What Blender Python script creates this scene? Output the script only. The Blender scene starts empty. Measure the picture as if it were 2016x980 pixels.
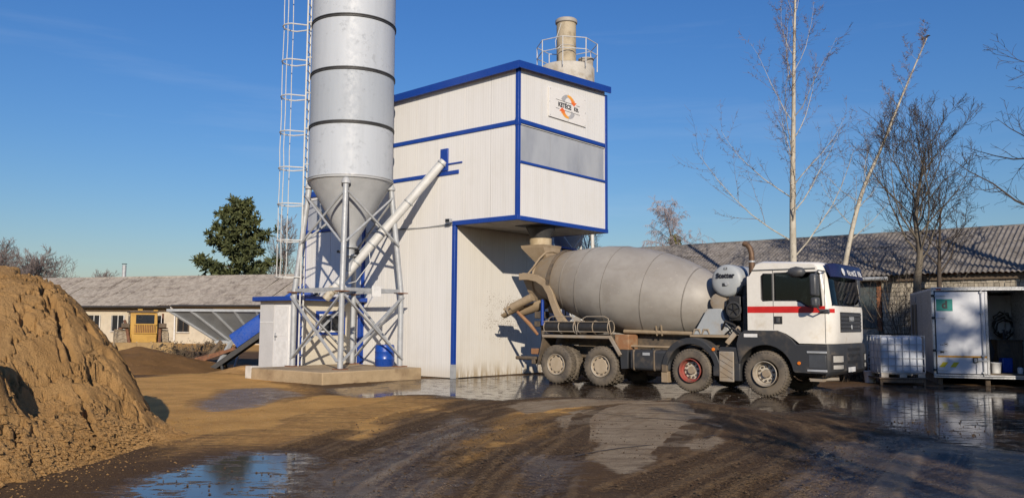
import bpy, bmesh, math, random
import numpy as np
from mathutils import Vector, Matrix
R = math.radians
scene = bpy.context.scene
# ------------------------------------------------------------------ camera
PITCH, ROLL, CAM_H = 0.0874, 0.00656, 1.68
cd = bpy.data.cameras.new('camera'); cam = bpy.data.objects.new('camera', cd)
scene.collection.objects.link(cam)
cd.sensor_fit = 'HORIZONTAL'; cd.angle = 2*math.atan(1008/1645.3); cd.clip_start = 0.1; cd.clip_end = 2000
_f = Vector((0, math.cos(PITCH), math.sin(PITCH))); _u = Vector((0, -math.sin(PITCH), math.cos(PITCH))); _r = Vector((1, 0, 0))
_X = _r*math.cos(ROLL)+_u*math.sin(ROLL); _Y = -_r*math.sin(ROLL)+_u*math.cos(ROLL)
cam.matrix_world = Matrix(((_X.x, _Y.x, -_f.x, 0), (_X.y, _Y.y, -_f.y, 0), (_X.z, _Y.z, -_f.z, CAM_H), (0, 0, 0, 1)))
scene.camera = cam
# ------------------------------------------------------------------ sky and sun
SUN_EL, SUN_AZ = R(21.5), R(172.4)      # azimuth clockwise from +Y (the sun stands behind the camera)
world = bpy.data.worlds.new('World'); scene.world = world; world.use_nodes = True
wn = world.node_tree.nodes; wl = world.node_tree.links
for n in list(wn): wn.remove(n)
wo = wn.new('ShaderNodeOutputWorld'); bg = wn.new('ShaderNodeBackground'); bg.inputs[1].default_value = 0.095
sky = wn.new('ShaderNodeTexSky'); sky.sky_type = 'NISHITA'; sky.sun_disc = False
sky.sun_elevation = SUN_EL; sky.sun_rotation = SUN_AZ; sky.altitude = 120; sky.air_density = 1.55; sky.dust_density = 0.35; sky.ozone_density = 9.0
# thin cirrus streaks all round the sky
tc = wn.new('ShaderNodeTexCoord'); mp = wn.new('ShaderNodeMapping'); mp.inputs['Scale'].default_value = (1.5, 1.5, 16)
mp.inputs['Rotation'].default_value = (R(4), R(-5), 0)
ns = wn.new('ShaderNodeTexNoise'); ns.inputs['Scale'].default_value = 1.3; ns.inputs['Detail'].default_value = 6; ns.inputs['Roughness'].default_value = .55
cr = wn.new('ShaderNodeValToRGB'); cr.color_ramp.elements[0].position = .56; cr.color_ramp.elements[1].position = .80
cr.color_ramp.elements[1].color = (.10, .10, .10, 1)
mx = wn.new('ShaderNodeMix'); mx.data_type = 'RGBA'; mx.inputs[7].default_value = (7.5, 8.0, 8.6, 1)
hs = wn.new('ShaderNodeHueSaturation'); hs.inputs['Saturation'].default_value = 1.1; hs.inputs['Hue'].default_value = .510
wl.new(tc.outputs['Generated'], mp.inputs[0]); wl.new(mp.outputs[0], ns.inputs['Vector']); wl.new(ns.outputs[0], cr.inputs[0])
wl.new(cr.outputs[0], mx.inputs[0]); wl.new(sky.outputs[0], hs.inputs['Color']); tn = wn.new('ShaderNodeMix'); tn.data_type = 'RGBA'; tn.blend_type = 'MULTIPLY'; tn.inputs[0].default_value = 1; tn.inputs[7].default_value = (1.04, .95, .965, 1); wl.new(hs.outputs[0], tn.inputs[6]); wl.new(tn.outputs[2], mx.inputs[6]); wl.new(mx.outputs[2], bg.inputs[0]); wl.new(bg.outputs[0], wo.inputs[0])
sd = bpy.data.lights.new('sun', 'SUN'); sd.energy = 4.2; sd.angle = R(.55); sd.color = (1, .88, .72)
sun = bpy.data.objects.new('sun', sd); scene.collection.objects.link(sun); sun.location = (5, -30, 20)
to_sun = Vector((math.sin(SUN_AZ)*math.cos(SUN_EL), math.cos(SUN_AZ)*math.cos(SUN_EL), math.sin(SUN_EL)))
sun.rotation_euler = to_sun.to_track_quat('Z', 'Y').to_euler()
vs = scene.view_settings; vs.view_transform = 'Standard'; vs.look = 'None'; vs.gamma = 1; vs.use_curve_mapping = False; vs.exposure = 0.2
scene.cycles.use_denoising = True
scene.cycles.max_bounces = 6; scene.cycles.caustics_reflective = False; scene.cycles.caustics_refractive = False
rng = random.Random(7); nr = np.random.default_rng(11)
COL = scene.collection

# ------------------------------------------------------------------ helpers
class MB:
    def __init__(s): s.v = []; s.f = []
    def add(s, v, f):
        o = len(s.v); s.v.extend([tuple(p) for p in v]); s.f.extend([tuple(i+o for i in q) for q in f]); return s
    def box(s, x0, x1, y0, y1, z0, z1):
        return s.add([(x0,y0,z0),(x1,y0,z0),(x1,y1,z0),(x0,y1,z0),(x0,y0,z1),(x1,y0,z1),(x1,y1,z1),(x0,y1,z1)],
                     [(0,3,2,1),(4,5,6,7),(0,1,5,4),(1,2,6,5),(2,3,7,6),(3,0,4,7)])
    def hexa(s, p):
        return s.add(p, [(0,3,2,1),(4,5,6,7),(0,1,5,4),(1,2,6,5),(2,3,7,6),(3,0,4,7)])
    def beam(s, p, q, w, h=None, up=(0,0,1)):
        p = Vector(p); q = Vector(q); h = h or w; d = (q-p).normalized(); u = Vector(up)
        if abs(d.dot(u)) > .95: u = Vector((1,0,0))
        a = d.cross(u).normalized()*(w/2); b = a.cross(d).normalized()*(h/2)
        return s.hexa([p-a-b, p+a-b, p+a+b, p-a+b, q-a-b, q+a-b, q+a+b, q-a+b])
    def tube(s, p, q, r, r2=None, n=10): return s.path([p, q], [r, r if r2 is None else r2], n)
    def path(s, pts, r, n=8, cap=True, closed=False):
        pts = [Vector(p) for p in pts]; m = len(pts)
        if not hasattr(r, '__len__'): r = [r]*m
        o = len(s.v); pu = None
        for i, p in enumerate(pts):
            if closed: d = pts[(i+1) % m]-pts[i-1]
            else: d = pts[min(i+1, m-1)]-pts[max(i-1, 0)]
            d = d.normalized() if d.length > 1e-9 else Vector((0,0,1))
            if pu is None:
                u = Vector((0,0,1)) if abs(d.z) < .9 else Vector((1,0,0))
            else: u = pu
            a = d.cross(u)
            if a.length < 1e-4: a = d.cross(Vector((1,0,0)) if abs(d.x) < .9 else Vector((0,1,0)))
            a.normalize(); b = a.cross(d).normalized(); pu = b
            for k in range(n):
                t = 2*math.pi*k/n; s.v.append(tuple(p+a*(r[i]*math.cos(t))+b*(r[i]*math.sin(t))))
        for i in range(m if closed else m-1):
            j = (i+1) % m
            for k in range(n):
                k2 = (k+1) % n; s.f.append((o+i*n+k, o+i*n+k2, o+j*n+k2, o+j*n+k))
        if cap and not closed:
            s.f.append(tuple(o+k for k in range(n))); s.f.append(tuple(o+(m-1)*n+k for k in range(n))[::-1])
        return s
    def lathe(s, prof, o=(0,0,0), d=(0,0,1), n=24, cap=True):
        d = Vector(d).normalized(); o = Vector(o); u = Vector((0,0,1)) if abs(d.z) < .9 else Vector((1,0,0))
        a = d.cross(u).normalized(); b = d.cross(a); st = len(s.v)
        for t, r in prof:
            for k in range(n):
                th = 2*math.pi*k/n; s.v.append(tuple(o+d*t+(a*math.cos(th)+b*math.sin(th))*r))
        for i in range(len(prof)-1):
            for k in range(n):
                k2 = (k+1) % n; s.f.append((st+i*n+k, st+i*n+k2, st+(i+1)*n+k2, st+(i+1)*n+k))
        if cap:
            s.f.append(tuple(st+k for k in range(n))[::-1]); e = st+(len(prof)-1)*n; s.f.append(tuple(e+k for k in range(n)))
        return s
    def prism(s, poly, ax, lo, hi):
        m = {'x': lambda p, h: (h, p[0], p[1]), 'y': lambda p, h: (p[0], h, p[1]), 'z': lambda p, h: (p[0], p[1], h)}[ax]
        n = len(poly); v = [m(p, lo) for p in poly]+[m(p, hi) for p in poly]
        return s.add(v, [tuple(range(n))[::-1], tuple(range(n, 2*n))]+[(i, (i+1) % n, n+(i+1) % n, n+i) for i in range(n)])
    def loft(s, rings, cap=True, closed=True):
        o = len(s.v); n = len(rings[0])
        for rg in rings: s.v.extend([tuple(p) for p in rg])
        for i in range(len(rings)-1):
            for k in range(n if closed else n-1):
                k2 = (k+1) % n; s.f.append((o+i*n+k, o+i*n+k2, o+(i+1)*n+k2, o+(i+1)*n+k))
        if cap: s.f.append(tuple(o+k for k in range(n))[::-1]); e = o+(len(rings)-1)*n; s.f.append(tuple(e+k for k in range(n)))
        return s
    def mesh(s, name, mat=None, smooth=None, fix=True):
        me = bpy.data.meshes.new(name); me.from_pydata(s.v, [], s.f)
        if fix:
            bm = bmesh.new(); bm.from_mesh(me); bmesh.ops.recalc_face_normals(bm, faces=bm.faces); bm.to_mesh(me); bm.free()
        if smooth is not None:
            me.shade_smooth(); me.set_sharp_from_angle(angle=R(smooth))
        if mat: me.materials.append(mat)
        me.update(); return me
    def build(s, name, mat=None, parent=None, smooth=None, bevel=0, seg=2, fix=True):
        o = bpy.data.objects.new(name, s.mesh(name, mat, smooth, fix)); COL.objects.link(o)
        if parent: o.parent = parent
        if bevel:
            b = o.modifiers.new('bevel', 'BEVEL'); b.width = bevel; b.segments = seg; b.limit_method = 'ANGLE'; b.angle_limit = R(35)
            if smooth is None: o.data.shade_smooth(); o.data.set_sharp_from_angle(angle=R(40))
        return o
def tag(o, label, cat, group=None):
    o['label'] = label; o['category'] = cat
    if group: o['group'] = group
    return o
def thing(name, label, cat, loc=(0,0,0), rotz=0, group=None):
    o = bpy.data.objects.new(name, None); COL.objects.link(o); o.location = loc; o.rotation_euler = (0,0,rotz); o.empty_display_size = .2
    return tag(o, label, cat, group)
def struct(o): o['kind'] = 'structure'; return o
def inst(name, me, parent=None, loc=(0,0,0), rot=(0,0,0), scale=(1,1,1)):
    o = bpy.data.objects.new(name, me); COL.objects.link(o); o.location = loc; o.rotation_euler = rot; o.scale = scale
    if parent: o.parent = parent
    return o
def text_mesh(txt, size, mat, bold=0.0, name='lettering', shear=0, spacing=1.0, sx=1.0):
    cu = bpy.data.curves.new('tmp', 'FONT'); cu.body = txt; cu.size = size; cu.align_x = 'CENTER'; cu.align_y = 'CENTER'; cu.offset = bold; cu.extrude = .002; cu.shear = shear
    cu.space_character = spacing; cu.resolution_u = 3
    o = bpy.data.objects.new('tmp', cu); COL.objects.link(o)
    dg = bpy.context.evaluated_depsgraph_get(); me = bpy.data.meshes.new_from_object(o.evaluated_get(dg)); me.name = name
    bpy.data.objects.remove(o); bpy.data.curves.remove(cu); me.materials.clear(); me.materials.append(mat)
    if sx != 1: me.transform(Matrix.Diagonal((sx,1,1,1)))
    return me
def bool_cut(o, cutters):
    for c in cutters:
        m = o.modifiers.new('b', 'BOOLEAN'); m.operation = 'DIFFERENCE'; m.object = c; m.solver = 'EXACT'
    dg = bpy.context.evaluated_depsgraph_get(); dg.update(); me = bpy.data.meshes.new_from_object(o.evaluated_get(dg))
    o.modifiers.clear(); old = o.data; o.data = me; me.name = old.name
    for c in cutters: bpy.data.objects.remove(c)
_lat = nr.random((256, 256))
def vnoise(x, y, seed=0):
    x = np.asarray(x, float)+seed*17.13; y = np.asarray(y, float)+seed*5.71; xi = np.floor(x).astype(int); yi = np.floor(y).astype(int); fx = x-xi; fy = y-yi
    fx = fx*fx*(3-2*fx); fy = fy*fy*(3-2*fy); g = lambda i, j: _lat[i & 255, j & 255]
    return (g(xi,yi)*(1-fx)+g(xi+1,yi)*fx)*(1-fy)+(g(xi,yi+1)*(1-fx)+g(xi+1,yi+1)*fx)*fy
def fbm(x, y, oct=4, seed=0, gain=.5):
    s = 0; a = 1; t = 0
    for i in range(oct):
        s = s+a*vnoise(x*2**i, y*2**i, seed+i*3); t += a; a *= gain
    return s/t
def sstep(a, b, x): t = np.clip((x-a)/(b-a), 0, 1); return t*t*(3-2*t)

# ------------------------------------------------------------------ materials
class NT:
    def __init__(s, name):
        s.m = bpy.data.materials.new(name); s.m.use_nodes = True; s.t = s.m.node_tree; s.b = s.t.nodes['Principled BSDF']; s.out = s.t.nodes['Material Output']
        s.tc = s.t.nodes.new('ShaderNodeTexCoord')
    def n(s, k, **kw):
        n = s.t.nodes.new(k)
        for a, b in kw.items(): setattr(n, a, b)
        return n
    def l(s, a, b): s.t.links.new(a, b)
    def coord(s, scale=(1,1,1), co='Object', rot=(0,0,0)):
        if scale == (1,1,1) and rot == (0,0,0): return s.tc.outputs[co]
        m = s.n('ShaderNodeMapping'); m.inputs['Scale'].default_value = scale; m.inputs['Rotation'].default_value = rot; s.l(s.tc.outputs[co], m.inputs[0]); return m.outputs[0]
    def noise(s, scale, detail=4, rough=.55, co=None, dist=0):
        n = s.n('ShaderNodeTexNoise'); n.inputs['Scale'].default_value = scale; n.inputs['Detail'].default_value = detail; n.inputs['Roughness'].default_value = rough; n.inputs['Distortion'].default_value = dist
        s.l(co if co is not None else s.tc.outputs['Object'], n.inputs['Vector']); return n.outputs[0]
    def ramp(s, v, a, b, lo=0, hi=1):
        n = s.n('ShaderNodeMapRange'); n.interpolation_type = 'SMOOTHSTEP'; s.l(v, n.inputs[0])
        for i, x in enumerate((a, b, lo, hi)): n.inputs[i+1].default_value = x
        return n.outputs[0]
    def math(s, op, a, b=None):
        n = s.n('ShaderNodeMath', operation=op)
        for i, x in enumerate((a, b)):
            if x is None: continue
            if isinstance(x, (int, float)): n.inputs[i].default_value = x
            else: s.l(x, n.inputs[i])
        return n.outputs[0]
    def mix(s, f, a, b):
        n = s.n('ShaderNodeMix', data_type='RGBA')
        for i, x in ((0, f), (6, a), (7, b)):
            if isinstance(x, (int, float)): n.inputs[i].default_value = x
            elif isinstance(x, (tuple, list)): n.inputs[i].default_value = (*x[:3], 1)
            else: s.l(x, n.inputs[i])
        return n.outputs[2]
    def sep(s, co='Object'):
        n = s.n('ShaderNodeSeparateXYZ'); s.l(s.tc.outputs[co], n.inputs[0]); return n.outputs
    def objrand(s):
        n = s.n('ShaderNodeObjectInfo'); return n.outputs['Random']
    def set(s, color=None, rough=None, metal=None, bump=None, bstr=.3, bdist=.02, spec=None):
        for k, v in (('Base Color', color), ('Roughness', rough), ('Metallic', metal), ('Specular IOR Level', spec)):
            if v is None: continue
            if isinstance(v, (int, float)): s.b.inputs[k].default_value = v
            elif isinstance(v, (tuple, list)): s.b.inputs[k].default_value = (*v[:3], 1)
            else: s.l(v, s.b.inputs[k])
        if bump is not None:
            n = s.n('ShaderNodeBump'); n.inputs['Strength'].default_value = bstr; n.inputs['Distance'].default_value = bdist; s.l(bump, n.inputs['Height']); s.l(n.outputs[0], s.b.inputs['Normal'])
        return s.m
def mk(name, c1, c2=None, scale=3, rough=.6, metal=0, lo=.35, hi=.65, bump=0, bscale=30, dirt=None, dscale=5, dlo=.5, dhi=.7, rvar=.12, rand=0, stretch=(1,1,1), spec=None, pos=False):
    t = NT(name); c2 = c2 or tuple(x*.8 for x in c1)
    co = t.n('ShaderNodeNewGeometry').outputs['Position'] if pos else t.coord(stretch); nz = t.noise(scale, 6, .6, co); col = t.mix(t.ramp(nz, lo, hi), c1, c2)
    fine = t.noise(scale*9, 3, .6, co); col = t.mix(t.ramp(fine, .3, .75, 0, .25), col, tuple(x*.72 for x in c1))
    if dirt:
        dn = t.noise(dscale, 7, .65, co); col = t.mix(t.ramp(dn, dlo, dhi), col, dirt)
    if rand:
        h = t.n('ShaderNodeHueSaturation'); t.l(col, h.inputs['Color']); t.l(t.math('ADD', t.math('MULTIPLY', t.objrand(), rand), 1-rand/2), h.inputs['Value']); col = h.outputs[0]
    rg = t.ramp(fine, .3, .7, max(.02, rough-rvar), min(1, rough+rvar))
    return t.set(col, rg, metal, t.noise(bscale, 4, .6, co) if bump else None, bump, .02, spec)
M = {}
M['blue'] = mk('blue_trim_paint', (.008,.046,.28), (.010,.054,.31), 2, .38, 0, dirt=(.05,.07,.16), dscale=1.5, dlo=.62, dhi=.9)
M['blue_plastic'] = mk('blue_plastic', (.008,.062,.35), (.007,.05,.28), 2, .35)
M['white_steel'] = mk('white_painted_steel', (.60,.60,.585), (.52,.52,.50), 4, .5, 0, dirt=(.24,.17,.11), dscale=7, dlo=.62, dhi=.8)
M['galv'] = mk('galvanised_steel', (.42,.44,.46), (.34,.355,.37), 5, .5, .15, dirt=(.30,.2,.12), dscale=6, dlo=.64, dhi=.85)
def silo_mat(name, c):
    t = NT(name); big = t.noise(1.1, 5, .6); st = t.noise(1.0, 6, .65, t.coord((5,5,.35))); sc = t.noise(5.5, 7, .72); fl = t.noise(17, 4, .65, t.coord((1,1,.35)))
    col = t.mix(t.ramp(st, .4, .75, 0, .5), c, tuple(x*.84 for x in c)); col = t.mix(t.math('MULTIPLY', t.ramp(sc, .55, .60), t.ramp(big, .46, .60, 0, .75)), col, tuple(x*.74 for x in c))
    col = t.mix(t.ramp(fl, .715, .74, 0, .85), col, (.10,.09,.085)); col = t.mix(t.ramp(st, .70, .82, 0, .35), col, (.33,.24,.16)); return t.set(col, t.ramp(sc, .4, .6, .5, .65), 0, t.noise(3, 3), .05, .02)
M['silo_a'] = silo_mat('silo_paint_light', (.45,.485,.53)); M['silo_b'] = silo_mat('silo_paint_grey', (.36,.395,.44))
M['cone'] = mk('silo_cone_paint', (.44,.455,.47), (.37,.385,.40), 1.5, .5, .0, dirt=(.27,.25,.22), dscale=2, dlo=.6, dhi=.9)
M['rust'] = mk('rusty_steel', (.22,.10,.05), (.13,.06,.035), 8, .85)
M['dark'] = mk('dark_rubber_ring', (.05,.05,.052), (.03,.03,.03), 4, .6)
M['black'] = mk('black_plastic', (.02,.02,.022), (.03,.029,.028), 6, .55, dirt=(.09,.075,.06), dscale=4, dlo=.55, dhi=.85)
M['charcoal'] = mk('charcoal_plastic', (.062,.068,.078), (.05,.054,.062), 4, .5, dirt=(.15,.125,.10), dscale=3, dlo=.55, dhi=.8)
M['concrete'] = mk('plinth_concrete', (.44,.33,.20), (.34,.25,.145), 1.6, .85, 0, bump=.35, bscale=25, dirt=(.22,.15,.085), dscale=1.1, dlo=.5, dhi=.72)
M['cap_conc'] = mk('white_concrete', (.6,.57,.52), (.5,.47,.42), 5, .85, bump=.3)
M['door_white'] = mk('white_door_plastic', (.74,.74,.74), (.70,.70,.70), 2, .35)
M['hut_cream'] = mk('cream_panel', (.62,.57,.47), (.57,.52,.42), 2, .6)
M['hut_grey'] = mk('pale_grey_panel', (.57,.57,.57), (.53,.53,.53), 2, .5)
def glass_mat(name, tint, rough=.02, refl=1.0):
    t = NT(name); tr = t.n('ShaderNodeBsdfTransparent'); tr.inputs[0].default_value = (*tint, 1); gl = t.n('ShaderNodeBsdfGlossy'); gl.inputs['Roughness'].default_value = rough
    gl.inputs['Color'].default_value = (refl, refl, refl, 1)
    fr = t.n('ShaderNodeFresnel'); fr.inputs[0].default_value = 1.52; ms = t.n('ShaderNodeMixShader'); t.l(fr.outputs[0], ms.inputs[0]); t.l(tr.outputs[0], ms.inputs[1]); t.l(gl.outputs[0], ms.inputs[2]); t.l(ms.outputs[0], t.out.inputs[0]); return t.m
M['glass'] = glass_mat('tinted_glass', (.30,.34,.36))
M['pane'] = mk('dark_window_glass', (.02,.024,.03), (.03,.034,.04), 2, .08, rvar=.04)
def solid(name, c, rough=.5, metal=0): t = NT(name); return t.set(mix_slight(t, c), rough, metal)
def mix_slight(t, c): return t.mix(t.ramp(t.noise(6, 4), .35, .65), c, tuple(x*.86 for x in c))
M['ink'] = solid('black_ink', (.015,.015,.02)); M['white'] = solid('white_plastic', (.75,.75,.74), .4); M['lamp_glass'] = solid('headlight_lens', (.42,.41,.38), .10)
M['orange'] = solid('amber_lens', (.75,.20,.02), .3); M['red'] = solid('red_paint', (.58,.022,.018), .4); M['yellow'] = solid('yellow_sticker', (.62,.52,.02), .5)

# white sandwich panels with fine vertical ribs and mud splashes low down
def panel_mat(name, c, splash=0, ztop=2.6):
    t = NT(name); s = t.sep(); u = t.math('ADD', s[0], s[1])
    w = t.math('ABSOLUTE', t.math('SUBTRACT', t.math('FRACT', t.math('MULTIPLY', u, 10.0)), .5))
    rib = t.ramp(w, .36, .47)
    streak = t.noise(1.0, 5, .6, t.coord((5,5,.35)))
    col = t.mix(t.ramp(streak, .42, .75, 0, .45), c, (c[0]*.86, c[1]*.85, c[2]*.82))
    col = t.mix(t.math('MULTIPLY', rib, .20), col, (c[0]*.6, c[1]*.6, c[2]*.6))
    if splash:
        sp = t.noise(26, 3, .6, t.coord((1,1,.75))); sp2 = t.noise(1.6, 4, .6)
        zf = t.ramp(s[2], ztop*.35, ztop, 1, 0); zc = t.ramp(s[2], .0, .55, 1, 0)
        # spots sit in a patch round the mixer's outlet
        px = t.ramp(t.math('ABSOLUTE', t.math('SUBTRACT', u, 2.3)), .5, 1.9, 1, 0); pz = t.ramp(t.math('ABSOLUTE', t.math('SUBTRACT', s[2], 1.9)), .3, 1.7, 1, 0)
        spot = t.math('MULTIPLY', t.ramp(t.math('ADD', t.math('MULTIPLY', sp, .8), t.math('MULTIPLY', t.math('MULTIPLY', px, pz), .17)), .595, .65), t.ramp(sp2, .40, .60))
        col = t.mix(t.math('MULTIPLY', spot, .85), col, (.20,.145,.085))
        drip = t.noise(1.0, 5, .6, t.coord((9,9,1.2)))
        low = t.math('MULTIPLY', zc, t.ramp(drip, .36, .60)); col = t.mix(t.math('MULTIPLY', low, .9), col, (.30,.22,.115))
        haze = t.math('MULTIPLY', t.ramp(s[2], .1, 2.2, 1, 0), t.ramp(sp2, .3, .7, .1, .55)); col = t.mix(t.math('MULTIPLY', haze, .5), col, (.52,.45,.33))
    else:
        zc = t.ramp(s[2], .0, .5, .5, 0); col = t.mix(zc, col, (.52,.46,.36))
    sm_ = t.ramp(t.noise(.55, 6, .65), .50, .72, 0, .35); col = t.mix(sm_, col, (c[0]*.84, c[1]*.82, c[2]*.77)); rs = t.ramp(t.noise(1.0, 7, .7, t.coord((14,14,.6))), .66, .80, 0, .5); col = t.mix(rs, col, (c[0]*.72, c[1]*.68, c[2]*.58)); return t.set(col, t.ramp(sm_, 0, .35, .38, .6), 0, rib, .35, -.008)
M['panel'] = panel_mat('white_sandwich_panel', (.73,.72,.70)); M['panel_dirty'] = panel_mat('splashed_sandwich_panel', (.70,.68,.635), 1)
M['soffit'] = mk('soffit_sheet', (.42,.39,.345), (.36,.33,.29), 1.2, .6, dirt=(.22,.19,.15), dscale=1.5)
def poly_mat():
    t = NT('polycarbonate_glazing'); s = t.sep(); nz = t.noise(1.2, 5, .6, t.coord((1,1,.4)))
    return t.set(t.mix(t.ramp(nz, .35, .7), (.40,.42,.45), (.30,.32,.36)), .22, .0, t.noise(40,2), .05)
M['polyc'] = poly_mat()
# ------------------------------------------------------------------ ground: zones of dry sand, concrete, water and tyre tracks
DRY = [[(-11.41, 23.53), (-9.63, 27.27), (-7.39, 25.23), (-5.42, 21.15), (-7.06, 20.39), (-6.26, 16.53), (-4.68, 17.47), (-3.67, 16.7), (-3.92, 13.47), (-4.5, 12.83), (-4.49, 11.28), (-5.16, 12.23), (-7.18, 16.47)], [(-4.54, 16.95), (-4.28, 19.46), (-2.6, 20.01), (-2.81, 17.6), (-3.67, 15.08)], [(-2.6, 12.58), (-2.14, 16.51), (-1.13, 17.72), (-1.81, 14.64), (-2.15, 12.6)], [(-0.72, 11.35), (-0.39, 14.35), (0.55, 16.98), (1.31, 17.55), (1.65, 16.75), (0.38, 14.25), (-0.33, 12.04)], [(-0.59, 10.41), (0.28, 13.56), (0.58, 13.98), (-0.36, 10.81)]]
CONC = [[(0.62, 13.08), (1.18, 15.88), (2.67, 18.21), (3.78, 18.28), (3.78, 15.78), (3.28, 13.22), (2.61, 11.36), (1.72, 10.69), (1.4, 9.78), (1.01, 9.66), (0.75, 10.46), (1.04, 12.01)], [(-0.06, 16.94), (1.05, 18.69), (4.04, 19.55), (3.99, 18.78), (1.51, 17.46), (0.41, 15.57)]]
WET = [[(-3.78, 7.45), (-3.89, 8.44), (-3.93, 9.36), (-3.57, 10.76), (-2.56, 10.6), (-2.06, 9.49), (-1.98, 7.5)], [(-6.14, 16.35), (-6.96, 20.1), (-5.96, 21.26), (-4.56, 19.17), (-4.79, 16.43), (-5.56, 15.82)], [(-4.67, 21.21), (-2.63, 24.8), (0.87, 27.06), (2.52, 21.64), (-0.07, 18.02), (-1.7, 19.38), (-3.44, 18.73)], [(-0.07, 19.51), (2.11, 24.39), (8.44, 22.13), (7.62, 18.55), (5.36, 16.14), (4.28, 18.09), (2.74, 18.69)], [(7.59, 21.26), (11.08, 23.8), (14.99, 23.21), (7.0, 10.91), (6.65, 11.77), (6.03, 13.35), (6.08, 15.49)]]
SHINY = [[(-1.98, 7.5), (-2.06, 9.49), (-1.53, 12.41), (-0.98, 15.49), (-0.55, 13.99), (-0.74, 9.86), (-0.65, 7.54)], [(2.24, 7.62), (3.57, 10.77), (5.54, 13.33), (7.28, 11.34), (4.92, 7.7)], [(-0.21, 7.75), (0.09, 10.63), (0.76, 11.07), (0.49, 8.71)]]
TRK= [[(-2.55, 7.48), (-2.04, 11.16), (-1.28, 14.67), (0.5, 19.02), (2.47, 21.16)], [(-1.98, 7.5), (-1.61, 10.97), (-0.91, 14.32), (0.8, 18.08), (2.95, 20.15)], [(-1.63, 7.51), (-1.26, 10.77), (-0.62, 13.78), (0.87, 17.31), (3.4, 19.24), (5.23, 18.38)], [(-0.47, 7.54), (-0.26, 9.55), (0.66, 13.08), (2.58, 17.64), (4.74, 17.78), (5.32, 15.44), (5.05, 13.31), (3.83, 10.78), (2.07, 7.82)], [(0.02, 7.56), (0.2, 9.57), (1.01, 12.53), (2.72, 15.98), (3.99, 16.05), (4.22, 14.24), (3.66, 12.13), (2.5, 9.65)], [(0.73, 10.65), (1.05, 13.1), (1.27, 15.21), (1.78, 17.06)], [(1.88, 10.7), (2.72, 13.19), (3.58, 15.76), (4.09, 17.74)], [(2.1, 10.52), (3.0, 13.2), (3.92, 15.78), (4.47, 17.55)], [(2.21, 7.83), (3.32, 9.68), (4.92, 12.18), (7.94, 14.81)], [(2.47, 7.63), (3.67, 9.54), (5.21, 11.71), (8.01, 13.45)]]
JOINTS = [[(1.614, 15.907), (2.223, 15.184), (2.882, 14.829), (3.337, 14.126)], [(0.799, 10.737), (1.165, 11.17), (1.543, 11.499), (1.929, 11.751)], [(2.84, 12.507), (3.006, 12.736), (3.165, 12.915)]]
def inpoly(x, y, P):
    c = np.zeros(x.shape, bool); n = len(P)
    for i in range(n):
        x0, y0 = P[i]; x1, y1 = P[i-1]
        if y0 == y1: continue
        c ^= ((y0 > y) != (y1 > y)) & (x < (x1-x0)*(y-y0)/(y1-y0)+x0)
    return c
def segdist(x, y, P, closed):
    best = np.full(x.shape, 1e9); along = np.zeros(x.shape); side = np.zeros(x.shape); acc = 0
    n = len(P); rngi = range(n) if closed else range(n-1)
    for i in rngi:
        ax, ay = P[i]; bx, by = P[(i+1) % n]; L = math.hypot(bx-ax, by-ay)+1e-9; ux, uy = (bx-ax)/L, (by-ay)/L
        t = np.clip((x-ax)*ux+(y-ay)*uy, 0, L); d = np.hypot(x-ax-t*ux, y-ay-t*uy); m = d < best
        best[m] = d[m]; along[m] = acc+t[m]; side[m] = ((x-ax)*uy-(y-ay)*ux)[m]; acc += L
    return best, along, side
def zone(x, y, polys, soft):
    out = np.zeros(x.shape)
    for P in polys:
        d, _, _ = segdist(x, y, P, True); sd_ = np.where(inpoly(x, y, P), d, -d)
        out = np.maximum(out, sstep(-soft, soft, sd_))
    return out
def smooth_line(P, n=6):
    P = np.array(P); out = []
    for i in range(len(P)-1):
        p0, p1, p2, p3 = P[max(i-1,0)], P[i], P[i+1], P[min(i+2,len(P)-1)]
        for t in np.linspace(0, 1, n, endpoint=False):
            out.append(tuple(.5*((2*p1)+(-p0+p2)*t+(2*p0-5*p1+4*p2-p3)*t*t+(-p0+3*p1-3*p2+p3)*t**3)))
    return out+[tuple(P[-1])]
ys = [-300,-120,-60,-30,-15,-6,0,3,5]; y = 6.0
while y < 42: ys.append(y); y += .0058*y
ys += list(np.geomspace(42.5, 900, 26))
xs = list(-np.geomspace(600, 21, 14))+list(np.arange(-20.5, -7, .16))+list(np.arange(-7, 13, .042))+list(np.arange(13, 24, .16))+list(np.geomspace(24.5, 600, 14))
xs = np.array(xs); ys = np.array(ys); GX, GY = np.meshgrid(xs, ys); fx = GX.ravel(); fy = GY.ravel()
near = (fx > -22) & (fx < 26) & (fy > 5.5) & (fy < 45); nx_, ny_ = fx[near], fy[near]
wx = nx_+.9*(fbm(nx_*.7, ny_*.7, 3, 1)-.5); wy = ny_+1.3*(fbm(nx_*.7, ny_*.7, 3, 5)-.5)
TAN = [[(-4.44, 10.25), (-4.67, 11.74), (-4.6, 13.12), (-4.19, 17.18), (-2.91, 19.7), (-0.85, 18.55), (-1.35, 15.47), (-2.37, 12.93), (-2.96, 11.12), (-3.81, 11.09)], [(-10.37, 21.39), (-11.29, 26.56), (-8.28, 28.27), (-4.47, 20.3), (-3.44, 12.88), (-4.55, 11.28)]]
dry = np.maximum(zone(wx, wy, DRY, .45), .52*zone(wx, wy, TAN, .9)); conc = zone(wx, wy, CONC, .30); wet = zone(wx, wy, WET[:1]+WET[2:], .9); damp = zone(wx, wy, WET[1:2], .6); shiny = np.maximum(zone(wx, wy, SHINY, .8), .8*damp)
hgt = .035*(fbm(nx_*.5, ny_*.5, 3, 9)-.5)+.022*(fbm(nx_*4, ny_*4, 3, 12)-.5)
trk = np.zeros(nx_.shape); trk2 = np.zeros(nx_.shape)
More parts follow.
